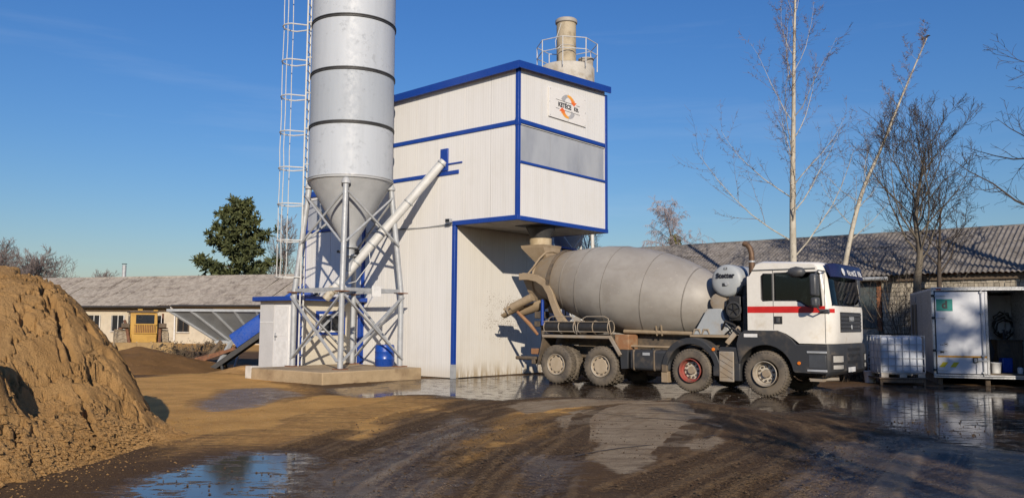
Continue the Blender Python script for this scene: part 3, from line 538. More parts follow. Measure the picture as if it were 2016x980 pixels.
def tree(name, label, base, trunk, r0, seed, nb, blen, bark, twigm, lv=3, up=.55, start=.25, sub=(6,5), curve=.25, twig=.006, flat=0, group=None, cat='tree', droop=0, ns1=6, wob=.06, spur=0, tsides=10, lr=1.0):
    rg = random.Random(seed); root = thing(name, label, cat, base, 0, group)
    T = MB(); B = MB(); W = MB(); pts = [Vector(p) for p in trunk]
    sm_ = [Vector((*p,)) for p in smooth3(pts, 6)]; m = len(sm_); rad = [r0*(1-.88*(i/(m-1))**.9) for i in range(m)]
    T.path(sm_, rad, tsides); tot = m-1
    def limb(p, d, L, r, lvl):
        n = {1: ns1, 2: 4}.get(lvl, 3); q = [p]; rr = [r]; dd = d.copy(); c = p
        for i in range(n):
            dd = (dd+Vector((rg.gauss(0,wob*2), rg.gauss(0,wob*2), rg.gauss(0,wob*1.5)+(curve if lvl < 3 else curve*.5)*.35-droop*(lvl-.6)*.22))).normalized(); c = c+dd*(L/n); q.append(c); rr.append(max(r*(1-.9*(i+1)/n), twig*.6))
        (B if lvl < 2 else W).path(q, rr, 5 if lvl < 2 else 3, cap=False)
        if lvl >= lv: return
        k = sub[min(lvl-1, len(sub)-1)]
        for s_ in range(k):
            t_ = (.18+.8*(s_+rg.random())/k)*n; i = min(int(t_), n-1); pp = q[i].lerp(q[i+1], t_-i); ax = (q[i+1]-q[i]).normalized(); sd = ax.cross(Vector((rg.gauss(0,1), rg.gauss(0,1), rg.gauss(0,.6)))); 
            if sd.length < .01: continue
            nd = (ax*rg.uniform(.55,1.0)+sd.normalized()*rg.uniform(.5,.95)); limb(pp, nd.normalized(), L*rg.uniform(.26,.5)*(1-.35*t_/n), max(rr[i]*.5, twig), lvl+1)
        if spur:
            for s_ in range(spur):
                t_ = rg.random()*n; i = min(int(t_), n-1); pp = q[i].lerp(q[i+1], t_-i); nd = Vector((rg.gauss(0,1), rg.gauss(0,1), rg.gauss(.2,.7))).normalized(); W.path([pp, pp+nd*rg.uniform(.05,.16)], [twig*1.3, twig*1.6], 3, cap=False)
    for k in range(nb):
        f = start+(1-start)*((k+rg.random()*.8)/nb)**.95; i = min(int(f*tot), tot-1); p = sm_[i].lerp(sm_[i+1], f*tot-i); az = k*2.399+rg.uniform(-.5,.5)
        d = Vector((math.cos(az), math.sin(az)*(1-flat), 0)); u_ = up+rg.uniform(-.15,.25)+.35*f; d = (d*math.cos(u_)+Vector((0,0,math.sin(u_)))).normalized(); d = (d+(sm_[i+1]-sm_[i]).normalized()*.25).normalized()
        limb(p, d, blen*(1-.62*(f-start)/(1-start))*rg.uniform(.7,1.15), min(rad[i]*.42, .045+.012*blen/3)*lr, 1)
    T.build('trunk', bark, root, 60, fix=False)
    B.build('limbs', bark, root, 60, fix=False)
    W.build('crown', twigm, root, 60, fix=False); return root
def smooth3(P, n):
    out = []
    for i in range(len(P)-1):
        p0, p1, p2, p3 = P[max(i-1,0)], P[i], P[i+1], P[min(i+2,len(P)-1)]
        for j in range(n):
            t = j/n; out.append(.5*((2*p1)+(-p0+p2)*t+(2*p0-5*p1+4*p2-p3)*t*t+(-p0+3*p1-3*p2+p3)*t**3))
    return out+[P[-1]]
tree('poplar_tree', 'tall straight bare poplar with pale bark rising behind the truck cab', (10.1,30,0), [(0,0,-.1),(.02,0,3),(.05,0,6),(.15,0,9),(.3,.1,12.5),(.5,.1,16.5)], .17, 3, 22, 5.0, M['bark_birch'], M['twig_red'], 3, .32, .26, (10,5), .45, .0045, .35, wob=.055, spur=10, lr=.55)
tree('poplar_tree', 'slender bare poplar with pale bark leaning over the shed roof', (11.65,30,0), [(0,0,-.1),(.12,0,2.4),(.42,0,4.2),(1.05,.1,6.4),(1.9,.2,8.2),(2.75,.2,10.2),(3.75,.2,12.4)], .13, 9, 26, 2.0, M['bark_birch'], M['twig_red'], 3, .5, .36, (7,4), .3, .004, .2, wob=.06, spur=5, lr=.5)
tree('bare_tree', 'dark bare tree with a dense round crown behind the box body', (14.35,29.5,0), [(0,0,-.1),(-.05,0,2.8),(.1,0,4.2),(.0,0,5.4),(.25,.1,6.8),(.5,.1,8.0)], .17, 21, 24, 4.6, M['bark_grey'], M['twig_dark'], 3, .22, .34, (13,10), .75, .0075, .25, wob=.11, lr=.9)
tree('bare_tree', 'dark leaning bare trunk between the dense tree and the box body roof', (15.25,29.7,0), [(0,0,-.1),(-.05,0,3),(.02,0,4.6),(.1,0,5.9)], .12, 25, 14, 3.0, M['bark_dark'], M['twig_dark'], 3, .25, .40, (11,8), .2, .0075, .1, wob=.1)
tree('coppice_shrub', 'fan of thin bare stems growing against the block wall', (13.75,29.4,0), [(0,0,-.1),(-.05,0,.6),(-.1,0,1.2)], .07, 31, 20, 4.8, M['bark_grey'], M['twig_dark'], 3, .85, .05, (6,4), .12, .006, .1, cat='shrub', wob=.035)
tree('bare_tree', 'large bare tree whose twigs reach in beside the box body from outside the view', (17.9,25.6,0), [(0,0,-.1),(.1,0,3),(.0,.1,6),(.2,.1,9),(.3,.1,12.5)], .22, 37, 24, 5.2, M['bark_dark'], M['twig_dark'], 3, .1, .3, (9,6), .3, .008, .2, wob=.12)
tree('thicket_tree', 'tan bushy bare tree rounding up over the shed ridge beside the leaning poplar', (29.5,62,0), [(0,0,0),(0,0,3),(.1,0,5),(.1,0,6.5)], .2, 41, 44, 5.0, M['bark_grey'], M['twig_tan'], 3, .45, .2, (14,10), .25, .016, 0)
tree('thicket_tree', 'tan bare tree spreading low over the shed ridge behind the dense dark tree', (34.5,61,0), [(0,0,0),(0,0,3),(.1,0,4.6),(.1,0,6.3)], .2, 43, 44, 5.4, M['bark_grey'], M['twig_tan'], 3, .35, .2, (14,10), .2, .016, 0)
wb = tree('weeping_birch', 'frosty pale weeping birch holding a mistletoe ball beyond the shed ridge', (13.6,72,0), [(0,0,0),(0,0,4),(.3,0,7),(.1,0,9.5),(-.4,0,11)], .2, 47, 34, 4.4, M['bark_grey'], M['twig_white'], 3, .5, .3, (14,10), .1, .013, 0, droop=1.0)
bb = MB()
for k in range(420):
    v = Vector((rng.gauss(0,1), rng.gauss(0,1), rng.gauss(0,1))).normalized()*rng.uniform(.3,1)*.62; c = Vector((.42,-.3,8.75))+v if k < 320 else Vector((.12,-.3,7.75))+v*.62
    a = Vector((rng.gauss(0,1), rng.gauss(0,1), rng.gauss(0,1)))*.07; d = Vector((rng.gauss(0,1), rng.gauss(0,1), rng.gauss(0,1)))*.07; bb.add([c-a, c+d, c+a, c-d], [(0,1,2,3)])
tag(bb.build('mistletoe_ball', M['mistletoe'], None, fix=False), 'yellow green mistletoe ball hanging in the weeping birch', 'mistletoe').location = (13.6,72,0)
tree('bare_tree', 'grey bare tree standing between the pine and the ladder cage', (-21.6,78,0), [(0,0,0),(0,0,3),(.2,0,6),(.3,0,9.6)], .2, 51, 34, 5.0, M['bark_dark'], M['twig_far'], 3, .62, .2, (11,8), .3, .015, 0)
tree('bare_tree', 'brown bushy bare tree peeping over the top of the big sand pile', (-47,82,0), [(0,0,0),(0,0,2.5),(.2,0,4.5),(.3,0,6.2)], .25, 55, 44, 6.0, M['bark_dark'], M['twig_far'], 3, .4, .2, (13,9), .2, .02, 0)
tree('bare_tree', 'wide brown bare tree at the back of the big sand pile', (-52,84,0), [(0,0,0),(0,0,2.5),(.2,0,4.5),(.3,0,6.8)], .25, 57, 44, 6.4, M['bark_dark'], M['twig_far'], 3, .4, .2, (13,9), .2, .02, 0)
tree('bare_shrub', 'small bare treetop showing over the white shed ridge beside the flue', (-39.3,80,0), [(0,0,0),(0,0,2),(.2,0,3.6),(.3,0,4.8)], .2, 59, 30, 3.6, M['bark_dark'], M['twig_far'], 3, .5, .3, (10,7), .25, .017, 0)
tree('bare_tree', 'far bare tree seen under the raised bin beside the rear silo leg', (5.2,60,0), [(0,0,0),(0,0,3),(.2,0,5.5),(.3,0,7.3)], .2, 61, 22, 3.6, M['bark_dark'], M['twig_dark'], 3, .5, .3, (8,5), .25, .014, 0)
# trees standing behind the photographer: their shade falls over the yard's right side
SG = 'bare trees behind the photographer'
for i, (x, y, h, l, sd_) in enumerate(((6.4,-5.5,8.2,3.2,71),(8.6,-3.5,7.6,3.0,72),(11.5,-8,10.5,3.6,74))):
    tree('yard_tree', ('first bare yard tree behind the photographer, beside the low round conifer', 'short bare yard tree standing closest to the photographer', 'tallest bare yard tree behind the photographer')[i], (x,y,0), [(0,0,-.1),(.1,0,h*.35),(-.1,.1,h*.7),(.1,0,h)], .16, sd_, 20, l, M['bark_dark'], M['twig_dark'], 3, .45, .22, (11,8), .3, .017, 0, group=SG, tsides=8)
# ------------------------------------------------------------------ pines
def needle_mat():
    t = NT('pine_needles'); nz = t.noise(.9, 5, .6); n2 = t.noise(6, 3)
    col = t.mix(t.ramp(nz, .35, .65), (.075,.088,.028), (.030,.044,.016)); col = t.mix(t.ramp(n2, .4, .7, 0, .6), col, (.12,.125,.036)); return t.set(col, .75)
M['needles'] = needle_mat()
def pine(name, label, base, H, Rm, seed, n_br, clump=9, group=None, size=.2):
    rg = random.Random(seed); root = thing(name, label, 'pine', base, 0, group); T = MB(); T.path([(0,0,-.1),(.05,0,H*.4),(-.05,0,H*.8),(0,0,H*.97)], [H*.022,H*.018,H*.009,.02], 9); Lb = MB(); v = []; f = []
    for k in range(n_br):
        fz = .06+.93*(k+rg.random()*.6)/n_br; z = H*fz; L = Rm*(1-fz)**.62*rg.uniform(.68,1.1)+.25; az = k*2.399+rg.uniform(-.4,.4); tilt = rg.uniform(-.05,.22)+.35*fz
        d = Vector((math.cos(az)*math.cos(tilt), math.sin(az)*math.cos(tilt), math.sin(tilt))); p0 = Vector((0,0,z)); p1 = p0+d*L*.6-Vector((0,0,.03*L)); p2 = p0+d*L+Vector((0,0,.10*L)); Lb.path([p0,p1,p2], [.02+.012*L,.015+.006*L,.01], 5, cap=False)
        nc = int(clump*(.6+L*.55))
        for c in range(nc):
            t_ = .28+.72*((c+rg.random())/nc); cp = p0.lerp(p1, t_/.6) if t_ < .6 else p1.lerp(p2, (t_-.6)/.4); cp = cp+Vector((rg.gauss(0,.10*L+.05), rg.gauss(0,.10*L+.05), rg.gauss(.05,.09))); rr = size*rg.uniform(.8,1.5)
            for q in range(13):
                nd = Vector((rg.gauss(0,1), rg.gauss(0,1), rg.gauss(.35,.8))).normalized()*rr*rg.uniform(.7,1.25); sd_ = nd.cross(Vector((rg.gauss(0,1), rg.gauss(0,1), rg.gauss(0,1)))).normalized()*rr*.17; o = len(v)
                v += [tuple(cp-sd_), tuple(cp+sd_), tuple(cp+nd+sd_*.5), tuple(cp+nd-sd_*.5)]; f.append((o,o+1,o+2,o+3))
    T.build('trunk', M['bark_dark'], root, 60, fix=False); Lb.build('limbs', M['bark_dark'], root, 60, fix=False)
    F = MB(); F.v = v; F.f = f; F.build('crown', M['needles'], root, fix=False); return root
pine('pine_tree', 'broad dark green pine standing behind the white shed', (-24.0,73,0), 12.1, 4.9, 5, 52, 12, None, .38)
pine('shade_conifer', 'tall conifer added behind the photographer, first of a pair shading the box body', (15.6,-4,0), 15.6, 3.8, 6, 44, 5, None, .42)  # unseen pair, added with thin crowns to part-shade the box body
pine('shade_conifer', 'tall conifer added behind the photographer, second of a pair shading the box body', (18.6,-3.5,0), 16.0, 4.0, 8, 44, 5, None, .42)

for i, (x, y, h, w, lb) in enumerate(((8.3,-5.5,7.4,2.5,'low round conifer added behind the photographer beside the bare yard trees'),(11.6,-5.0,8.6,2.8,'middle conifer added behind the photographer shading the wet concrete'),(14.0,-7.0,12.0,2.6,'slim conifer added behind the photographer next to the tall pair'))):  # more unseen conifers, added and sized to shade the ground short of the truck
    pine('shade_conifer', lb, (x,y,0), h, w, 90+i, 30, 5, None, .36)
# ------------------------------------------------------------------ batching plant (local x = along the front wall, y = along the side wall)
P0 = Vector((-1.728,25.108,0)); YAW = R(49.94); dF = Vector((math.cos(YAW), math.sin(YAW), 0)); dL = Vector((-math.sin(YAW), math.cos(YAW), 0))
def PL(a, b, z=0): return P0+dF*a+dL*b+Vector((0,0,z))
BP = thing('batching_plant', 'white panel-clad concrete batching plant with blue trims and an overhanging upper storey', 'plant building', P0, YAW)
OV, AX, BK = -2.46, 4.52, 4.2
def side_panels(x, ys_, z0, z1f, mat='panel', th=.08):
    for i in range(len(ys_)-1):
        y0, y1 = ys_[i]+.006, ys_[i+1]-.006; b = MB(); t = .0015*(i % 2)
        b.hexa([(x+t,y0,z0),(x+th,y0,z0),(x+th,y1,z0),(x+t,y1,z0),(x+t,y0,z1f(y0)),(x+th,y0,z1f(y0)),(x+th,y1,z1f(y1)),(x+t,y1,z1f(y1))]); b.build('panel', M[mat], BP)
def front_panels(y, xs_, z0, z1f, mat='panel', th=.08):
    for i in range(len(xs_)-1):
        x0, x1 = xs_[i]+.006, xs_[i+1]-.006; b = MB(); t = .0015*(i % 2)
        b.hexa([(x0,y+t,z0),(x1,y+t,z0),(x1,y+th,z0),(x0,y+th,z0),(x0,y+t,z1f(x0)),(x1,y+t,z1f(x1)),(x1,y+th,z1f(x1)),(x0,y+th,z1f(x0))]); b.build('panel', M[mat], BP)
rz = lambda x, y: 8.95+.055*x-.022*y      # roof plane
ys1 = [OV+.06,-1.42,-.36,.70,1.76,2.82,BK-.06]
side_panels(0, [.07,1.06,2.06,3.1,BK-.06], .02, lambda y: 4.6); side_panels(0, ys1, 4.612, lambda y: 7.36); side_panels(0, ys1, 7.372, lambda y: rz(0,y)-.02)
xs1 = [.07,1.08,2.2,3.32,AX-.07]
front_panels(OV, xs1, 4.612, lambda x: 6.22); front_panels(OV, xs1, 7.46, lambda x: rz(x,OV)-.02)
front_panels(0, [.07,1.15,2.3,3.45,4.7], .02, lambda x: 4.58, 'panel_dirty')
for i, (x0, x1) in enumerate(((.08,1.55),(1.55,3.0),(3.0,AX-.08))):
    MB().box(x0+.006, x1-.006, OV+.035, OV+.06, 6.30, 7.34).build('window_pane', M['polyc'], BP)
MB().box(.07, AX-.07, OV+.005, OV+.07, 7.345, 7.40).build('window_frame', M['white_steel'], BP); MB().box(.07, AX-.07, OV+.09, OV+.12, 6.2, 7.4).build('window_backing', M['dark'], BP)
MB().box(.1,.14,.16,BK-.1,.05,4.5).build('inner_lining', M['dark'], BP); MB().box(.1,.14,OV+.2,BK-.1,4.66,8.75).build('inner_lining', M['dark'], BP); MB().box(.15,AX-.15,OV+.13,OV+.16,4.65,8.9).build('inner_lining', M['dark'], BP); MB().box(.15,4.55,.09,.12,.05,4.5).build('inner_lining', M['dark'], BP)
# hidden sides, roof, soffit
MB().box(AX-.08, AX, OV+.01, BK, 4.612, 9.0).build('panel', M['panel'], BP); MB().box(4.62, 4.70, .09, BK, 0, 4.6).build('panel', M['panel'], BP)
MB().box(.09, AX-.09, BK-.08, BK, .02, 8.8).build('panel', M['panel'], BP)
MB().hexa([(.06,OV+.06,4.585),(AX-.06,OV+.06,4.585),(AX-.06,-.004,4.585),(.06,-.004,4.585),(.06,OV+.06,4.605),(AX-.06,OV+.06,4.605),(AX-.06,-.004,4.605),(.06,-.004,4.605)]).build('soffit', M['soffit'], BP)
MB().box(.1,AX-.1,.09,BK-.09,4.5,4.58).build('floor_slab', M['soffit'], BP)
r = MB(); q = [(-.12,OV-.12),(AX+.04,OV-.12),(AX+.04,BK+.1),(-.12,BK+.1)]; r.hexa([(x,y,rz(x,y)+.02) for x, y in q]+[(x,y,rz(x,y)+.10) for x, y in q]); r.build('roof', M['blue'], BP)
def fascia(p, q_, n, h=.26):
    p = Vector((*p, rz(*p))); q_ = Vector((*q_, rz(*q_))); n = Vector((*n,0)); up = Vector((0,0,1)); MB().hexa([p-up*(h-.13), q_-up*(h-.13), q_-up*(h-.13)+n*.05, p-up*(h-.13)+n*.05, p+up*.135, q_+up*.135, q_+up*.135+n*.05, p+up*.135+n*.05]).build('fascia', M['blue'], BP)
seg = [OV-.14,-.6,1.0,2.6,BK+.1]
for i in range(4): fascia((-.125,seg[i]+.003), (-.125,seg[i+1]-.003), (-1,0), .22)
fascia((-.17,OV-.125), (AX+.045,OV-.125), (0,-1), .20)
def trim(*a, n='trim', m='blue', bev=.008): return MB().box(*a).build(n, M[m], BP, bevel=bev)
trim(-.035,.075,OV-.035,OV+.075,4.70,9.0); trim(AX-.075,AX+.035,OV-.035,OV+.075,4.70,9.13)
trim(-.045,.05,OV-.045,.08,4.575,4.715); trim(.052,AX+.045,OV-.045,OV+.05,4.575,4.70); trim(AX-.05,AX+.045,OV+.052,-.0,4.575,4.70)
trim(-.03,.03,OV+.08,BK-.06,7.33,7.46); trim(.08,AX-.08,OV-.03,OV+.03,7.38,7.50); trim(-.045,.08,OV-.045,OV+.08,7.30,7.52); trim(.08,AX-.08,OV-.03,OV+.03,6.215,6.29)
trim(-.03,.03,-.14,BK-.06,6.15,6.27); trim(-.03,.03,-.28,.36,6.46,6.51); trim(-.03,.03,.60,.98,6.43,6.48); trim(-.05,.02,.31,.62,6.29,6.98)
trim(-.05,.07,-.05,.07,0,4.57, n='corner_post'); trim(-.05,.07,BK-.055,BK+.07,0,8.7, n='corner_post'); trim(-.03,.005,.09,BK-.07,4.595,4.615, m='galv', bev=0)
# mud-splashed foot of the corner post
MB().box(-.053,.073,-.053,.073,.0,.42).build('post_foot', M['galv'], BP)
# lower rear part
side_panels(0, [BK+.08,5.1,6.0,6.75,7.4], .02, lambda y: 4.78); side_panels(0, [BK+.08,5.1,6.0,6.75,7.4], 5.98, lambda y: 6.1)
for y0, y1 in ((BK+.1,5.3),(5.3,6.35),(6.35,7.38)): MB().box(.03,.05,y0+.008,y1-.008,4.90,5.97).build('window_pane', M['polyc'], BP)
trim(-.03,.03,BK+.08,7.39,4.80,4.885); trim(-.05,.07,7.38,7.5,0,6.12, n='corner_post'); trim(-.06,.06,BK+.08,7.5,6.08,6.28)
MB().box(.1,4.5,BK+.1,7.38,6.0,6.16).build('roof', M['blue'], BP); MB().box(.1,4.5,7.39,7.45,.0,6.0).build('panel', M['panel'], BP); MB().box(4.4,4.5,BK+.1,7.38,.0,6.0).build('panel', M['panel'], BP)
# concrete outlet: steel funnel, rubber sleeve and scraper box
ca_, cb_ = 1.77, -1.91
MB().prism([(ca_-.62,cb_-.5),(ca_+.62,cb_-.5),(ca_+.62,cb_+.5),(ca_-.62,cb_+.5)], 'z', 4.568, 4.584).build('outlet_plate', M['black'], BP)
ch = MB().lathe([(0,.46),(-.1,.42),(-.30,.31),(-.42,.29),(-.60,.27)], (ca_,cb_,4.57), (0,0,1), 20, cap=False).build('outlet_chute', M['dark'], BP, 40)
MB().lathe([(-.38,.30),(-.62,.285),(-.78,.28)], (ca_,cb_,4.57), (0,0,1), 20, cap=False).build('rubber_sleeve', mk('muddy_rubber', (.26,.165,.075), (.17,.11,.05), 6, .8), ch, 40)
for cc in (ch,):
    m_ = cc.modifiers.new('t', 'SOLIDIFY'); m_.thickness = .015
# dark navy lean-to behind the front wall
LT = thing('lean_to', 'dark blue lean-to under the bin behind the front wall', 'lean-to', PL(4.75,.4), YAW)
MB().box(0,1.9,0,2.4,0,4.35).build('wall', mk('navy_sheet', (.012,.02,.06), (.016,.024,.05), 3, .6), LT); MB().hexa([(-.02,-.12,4.36),(2.0,-.12,4.30),(2.0,2.5,4.5),(-.02,2.5,4.56),(-.02,-.12,4.42),(2.0,-.12,4.36),(2.0,2.5,4.56),(-.02,2.5,4.62)]).build('roof', M['blue'], LT)
for x in (.25, 1.0, 1.75): MB().tube((x,-.09,0), (x+.0,-.09,4.28), .05, None, 8).build('post', M['galv'], LT)
MB().beam((.25,-.1,4.2), (1.0,-.1,3.0), .05).build('brace', M['galv'], LT)
# floodlight over the door edge
FL = thing('floodlight', 'small floodlight on the seam above the blue corner post', 'floodlight', PL(-.05,.12,4.66), YAW)
MB().box(-.16,-.05,-.1,.1,.0,.12).build('housing', M['galv'], FL, bevel=.01); MB().box(-.166,-.161,-.085,.085,.015,.105).build('lens', M['pane'], FL); MB().beam((-.05,0,.06), (.02,0,.0), .03).build('bracket', M['black'], FL)
wr = MB().path([PL(-.02,.25,4.63), PL(-.02,1.4,4.60), PL(-.02,2.6,4.64), PL(-.03,3.6,4.70)], .012, 5).build('cable', M['black']); tag(wr, 'thin black cable strung along the white wall from the floodlight', 'cable')
# ------------------------------------------------------------------ company sign
SG_ = thing('company_sign', 'white company sign with orange recycling arrows on the upper front wall', 'sign', PL(2.35,OV-.03,8.285), YAW)
sw, sh_ = 1.92, .90
MB().box(-sw/2,sw/2,-.012,.012,-sh_/2,sh_/2).build('board', mk('sign_board', (.78,.76,.73), (.75,.73,.70), 2, .35), SG_, bevel=.003)
def sgn_txt(t, x, z, size, bold, sx=1.0): o = inst('lettering', text_mesh(t, size, M['ink'], bold, sx=sx), SG_, (x,-.0155,z), (R(90),0,0)); return o
sgn_txt('KETÉCE', -.17, .0, .19, .0075, 1.02); sgn_txt('Kft.', .44, .0, .175, .006, 1.02)
def arrow_mat():
    t = NT('orange_arrow_print'); s = t.sep(); f = t.ramp(t.math('ABSOLUTE', s[2]), .1, .4); return t.set(t.mix(f, (.78,.13,.03), (.82,.42,.06)), .4)
am = arrow_mat(); gr = solid('grey_arc_print', (.42,.42,.43), .4)
def arc(a0, a1, r0, r1, w0, w1, n=14):
    P_, Q_ = [], []
    for i in range(n+1):
        t = i/n; a = R(a0+(a1-a0)*t); r = r0+(r1-r0)*t; w = w0+(w1-w0)*t; P_.append(((r+w)*math.cos(a), (r+w)*math.sin(a))); Q_.append(((r-w)*math.cos(a), (r-w)*math.sin(a)))
    return P_+Q_[::-1]
for s_ in (1, -1):
    rot = lambda P_: [(x*s_, z*s_+(.01)) for x, z in P_]
    MB().prism(rot(arc(152,92,.30,.33,.10,.035)), 'y', -.0165, -.0135).build('grey_arc', gr, SG_)
    MB().prism(rot([*arc(96,40,.335,.325,.03,.075)]), 'y', -.0175, -.0135).build('arrow', am, SG_)
    MB().prism(rot([(.14,.235),(.40,.245),(.42,.10),(.30,.045),(.14,.14)]) if False else rot([(.15,.16),(.21,.20),(.34,.26),(.35,.20),(.45,.20),(.31,.075)]), 'y', -.0180, -.0137).build('arrow_head', am, SG_)
    z = .135*s_
    MB().box(*sorted((-.62*s_ if s_ > 0 else .62, .28*s_ if s_ > 0 else -.24)), -.0165, -.0135, z-.006, z+.006).build('rule', M['ink'], SG_)
MB().box(.44,.62,-.0165,-.0135,.129,.141).build('rule', M['ink'], SG_); MB().box(-.62,-.44,-.0165,-.0135,-.141,-.129).build('rule', M['ink'], SG_)
for x, z in ((-.9,.4),(0,.41),(.9,.4),(-.9,-.4),(0,-.41),(.9,-.4),(-.93,0),(.93,0)): MB().lathe([(0,.014),(.008,.014)], (x,-.013,z), (0,-1,0), 8).build('screw', M['galv'], SG_)

# ------------------------------------------------------------------ plinth, silo
PLN = MB(); PLN.prism([(-4.3,.62),(-.70,.62),(-.70,3.95),(-4.3,3.95)], 'z', -.05, .33)
pl = PLN.build('concrete_plinth', M['concrete'], None, bevel=.03); pl.location = P0; pl.rotation_euler = (0,0,YAW); tag(pl, 'low concrete plinth stained brown under the silo legs', 'plinth')
SC = PL(-2.0, 2.5); SI = thing('cement_silo', 'tall pale grey cement silo with ringed shell on four braced legs', 'silo', (SC.x, SC.y, .33), YAW)
RS_ = 1.26; ZB = 5.57       # heights above the plinth top
rings = [ZB, ZB+1.58, ZB+3.18, ZB+4.78, ZB+6.4, ZB+8.0]
for i in range(5):
    MB().lathe([(rings[i]+.045, RS_), (rings[i+1]-.045, RS_)], (0,0,0), (0,0,1), 56, cap=False).build('shell_course', M['silo_a' if i != 1 else 'silo_b'], SI, 60)
for z in rings: MB().lathe([(z-.045,RS_-.02),(z-.045,RS_+.028),(z-.015,RS_+.032),(z-.012,RS_+.012),(z+.012,RS_+.012),(z+.015,RS_+.032),(z+.045,RS_+.028),(z+.045,RS_-.02)], (0,0,0), (0,0,1), 56, cap=False).build('ring_flange', M['dark' if z > ZB else 'cone'], SI, 40)
MB().lathe([(rings[-1],RS_),(rings[-1]+.5,.4),(rings[-1]+.55,.0001)], (0,0,0), (0,0,1), 40).build('top_dome', M['silo_a'], SI, 40)
MB().lathe([(ZB-.045,RS_-.005),(3.75,.22),(3.6,.21)], (0,0,0), (0,0,1), 48, cap=False).build('cone', M['cone'], SI, 40)
MB().lathe([(3.6,.26),(3.55,.26),(3.55,.17),(3.35,.17),(3.35,.24),(3.30,.24),(3.30,.16),(2.85,.15)], (0,0,0), (0,0,1), 20).build('outlet_valve', M['galv'], SI, 40)
MB().box(.12,.34,-.12,.1,3.3,3.52).box(-.42,-.14,-.06,.06,3.38,3.46).build('valve_actuator', M['dark'], SI, bevel=.01)
H_ = 1.12; LEG = {}
for sx in (-1, 1):
    for sy in (-1, 1):
        a = math.atan2(sy, sx); tx, ty = math.cos(a)*(RS_-.03), math.sin(a)*(RS_-.03); bx, by = H_*sx, H_*sy; LEG[(sx,sy)] = ((tx,ty,5.34), (bx,by,2.2), (bx,by,0))
        lg = MB(); lg.path([(tx,ty,5.36),(bx,by,2.2)], [.082,.082], 14); lg.tube((bx,by,2.2), (bx,by,.01), .082, None, 14); leg = lg.build('leg', M['galv'], SI, 40)
        MB().lathe([(5.50,.09),(5.36,.14),(5.33,.14),(5.31,.09)], (tx*.99,ty*.99,0), (0,0,1), 12).build('leg_head', M['cone'], leg, 40)
        MB().box(bx-.15,bx+.15,by-.15,by+.15,2.185,2.215).build('flange', M['rust'], leg); MB().box(bx-.16,bx+.16,by-.16,by+.16,.0,.03).build('foot_plate', M['rust'], leg)
cs = [(-1,-1),(1,-1),(1,1),(-1,1)]
for i in range(4):
    A, B_ = LEG[cs[i]], LEG[cs[(i+1) % 4]]; off = Vector((0,0,0))
    for (p, q_, o) in ((A[2],B_[1],.0),(B_[2],A[1],.05)):
        p = Vector(p)+Vector((0,0,.22)); q_ = Vector(q_)-Vector((0,0,.12)); n = Vector(((A[2][0]+B_[2][0])/2, (A[2][1]+B_[2][1])/2, 0)).normalized()*(.06+o); MB().beam(p+n, q_+n, .08, .045).build('brace', M['galv'], SI)
    A1, B1 = Vector(A[1]), Vector(B_[1]); A0, B0 = Vector(A[0]), Vector(B_[0]); n = ((A1+B1)/2).copy(); n.z = 0; n = n.normalized()*.07
    MB().beam(A1+Vector((0,0,.06)), B1+Vector((0,0,.06)), .07, .10).build('girt', M['galv'], SI)
    lo = .45
    for (p, q_, o) in ((A1.lerp(A0,lo), B0-Vector((0,0,.25)), 0),(B1.lerp(B0,lo), A0-Vector((0,0,.25)), .045)): MB().tube(p+n*(1+o*14), q_+n*(1+o*14), .034, None, 8).build('brace', M['galv'], SI, 40)
MB().box(-.12,.22,-1.25,-1.235,2.08,2.38).build('notice_plate', M['white'], SI)
# fill pipe and ladder with safety cage on the outer side
ld = (PL(0,0)-P0)
LAZ = math.pi-YAW                     # direction of world -X in silo coordinates
u_ = Vector((math.cos(LAZ), math.sin(LAZ), 0)); t_ = Vector((-u_.y, u_.x, 0)); lc = u_*(RS_+.13)
lad = MB()
for s_ in (-1, 1): lad.tube(lc+t_*.2*s_+Vector((0,0,.02)), lc+t_*.2*s_+Vector((0,0,12.8)), .026, None, 7)
ladder = lad.build('ladder', M['white_steel'], SI, 40)
rm = MB().tube(lc*0-t_*.2, lc*0+t_*.2, .014, None, 6).mesh('rung', M['white_steel'])
z = .3
while z < 12.7: inst('rung', rm, ladder, tuple(lc+Vector((0,0,z)))); z += .3
hz_ = [2.65+1.105*i for i in range(10)]
cc_ = lc+u_*.40
for z in hz_:
    MB().path([lc+t_*.2+Vector((0,0,z))]+[cc_+u_*(.40*math.cos(a))+t_*(.37*math.sin(a))+Vector((0,0,z)) for a in [R(80-160*k/14) for k in range(15)]]+[lc-t_*.2+Vector((0,0,z))], .021, 6).build('cage_hoop', M['white_steel'], ladder, 40)
    MB().tube(u_*(RS_-.02)+t_*.2+Vector((0,0,z+.1)), lc+t_*.2+Vector((0,0,z+.1)), .018, None, 6).build('wall_bracket', M['white_steel'], ladder) if z > ZB else None
for j, a in enumerate((-62, 0, 62)):
    w_ = [cc_+u_*(.385*math.cos(R(a))+rng.uniform(-.015,.015))+t_*(.36*math.sin(R(a))+rng.uniform(-.02,.02))+Vector((0,0,hz_[0]+(hz_[-1]-hz_[0])*k/18)) for k in range(19)]; MB().path(w_, .013, 5).build('cage_strap', M['white_steel'], ladder, 40)
fp = u_*1.55+t_*.62
MB().path([fp+Vector((0,0,.02)), fp+Vector((0,0,2.3)), fp*.94+Vector((0,0,3.0)), fp*.80+Vector((0,0,4.0)), fp*.80+Vector((0,0,12.5))], .06, 10).build('fill_pipe', M['galv'], SI, 40) if False else None
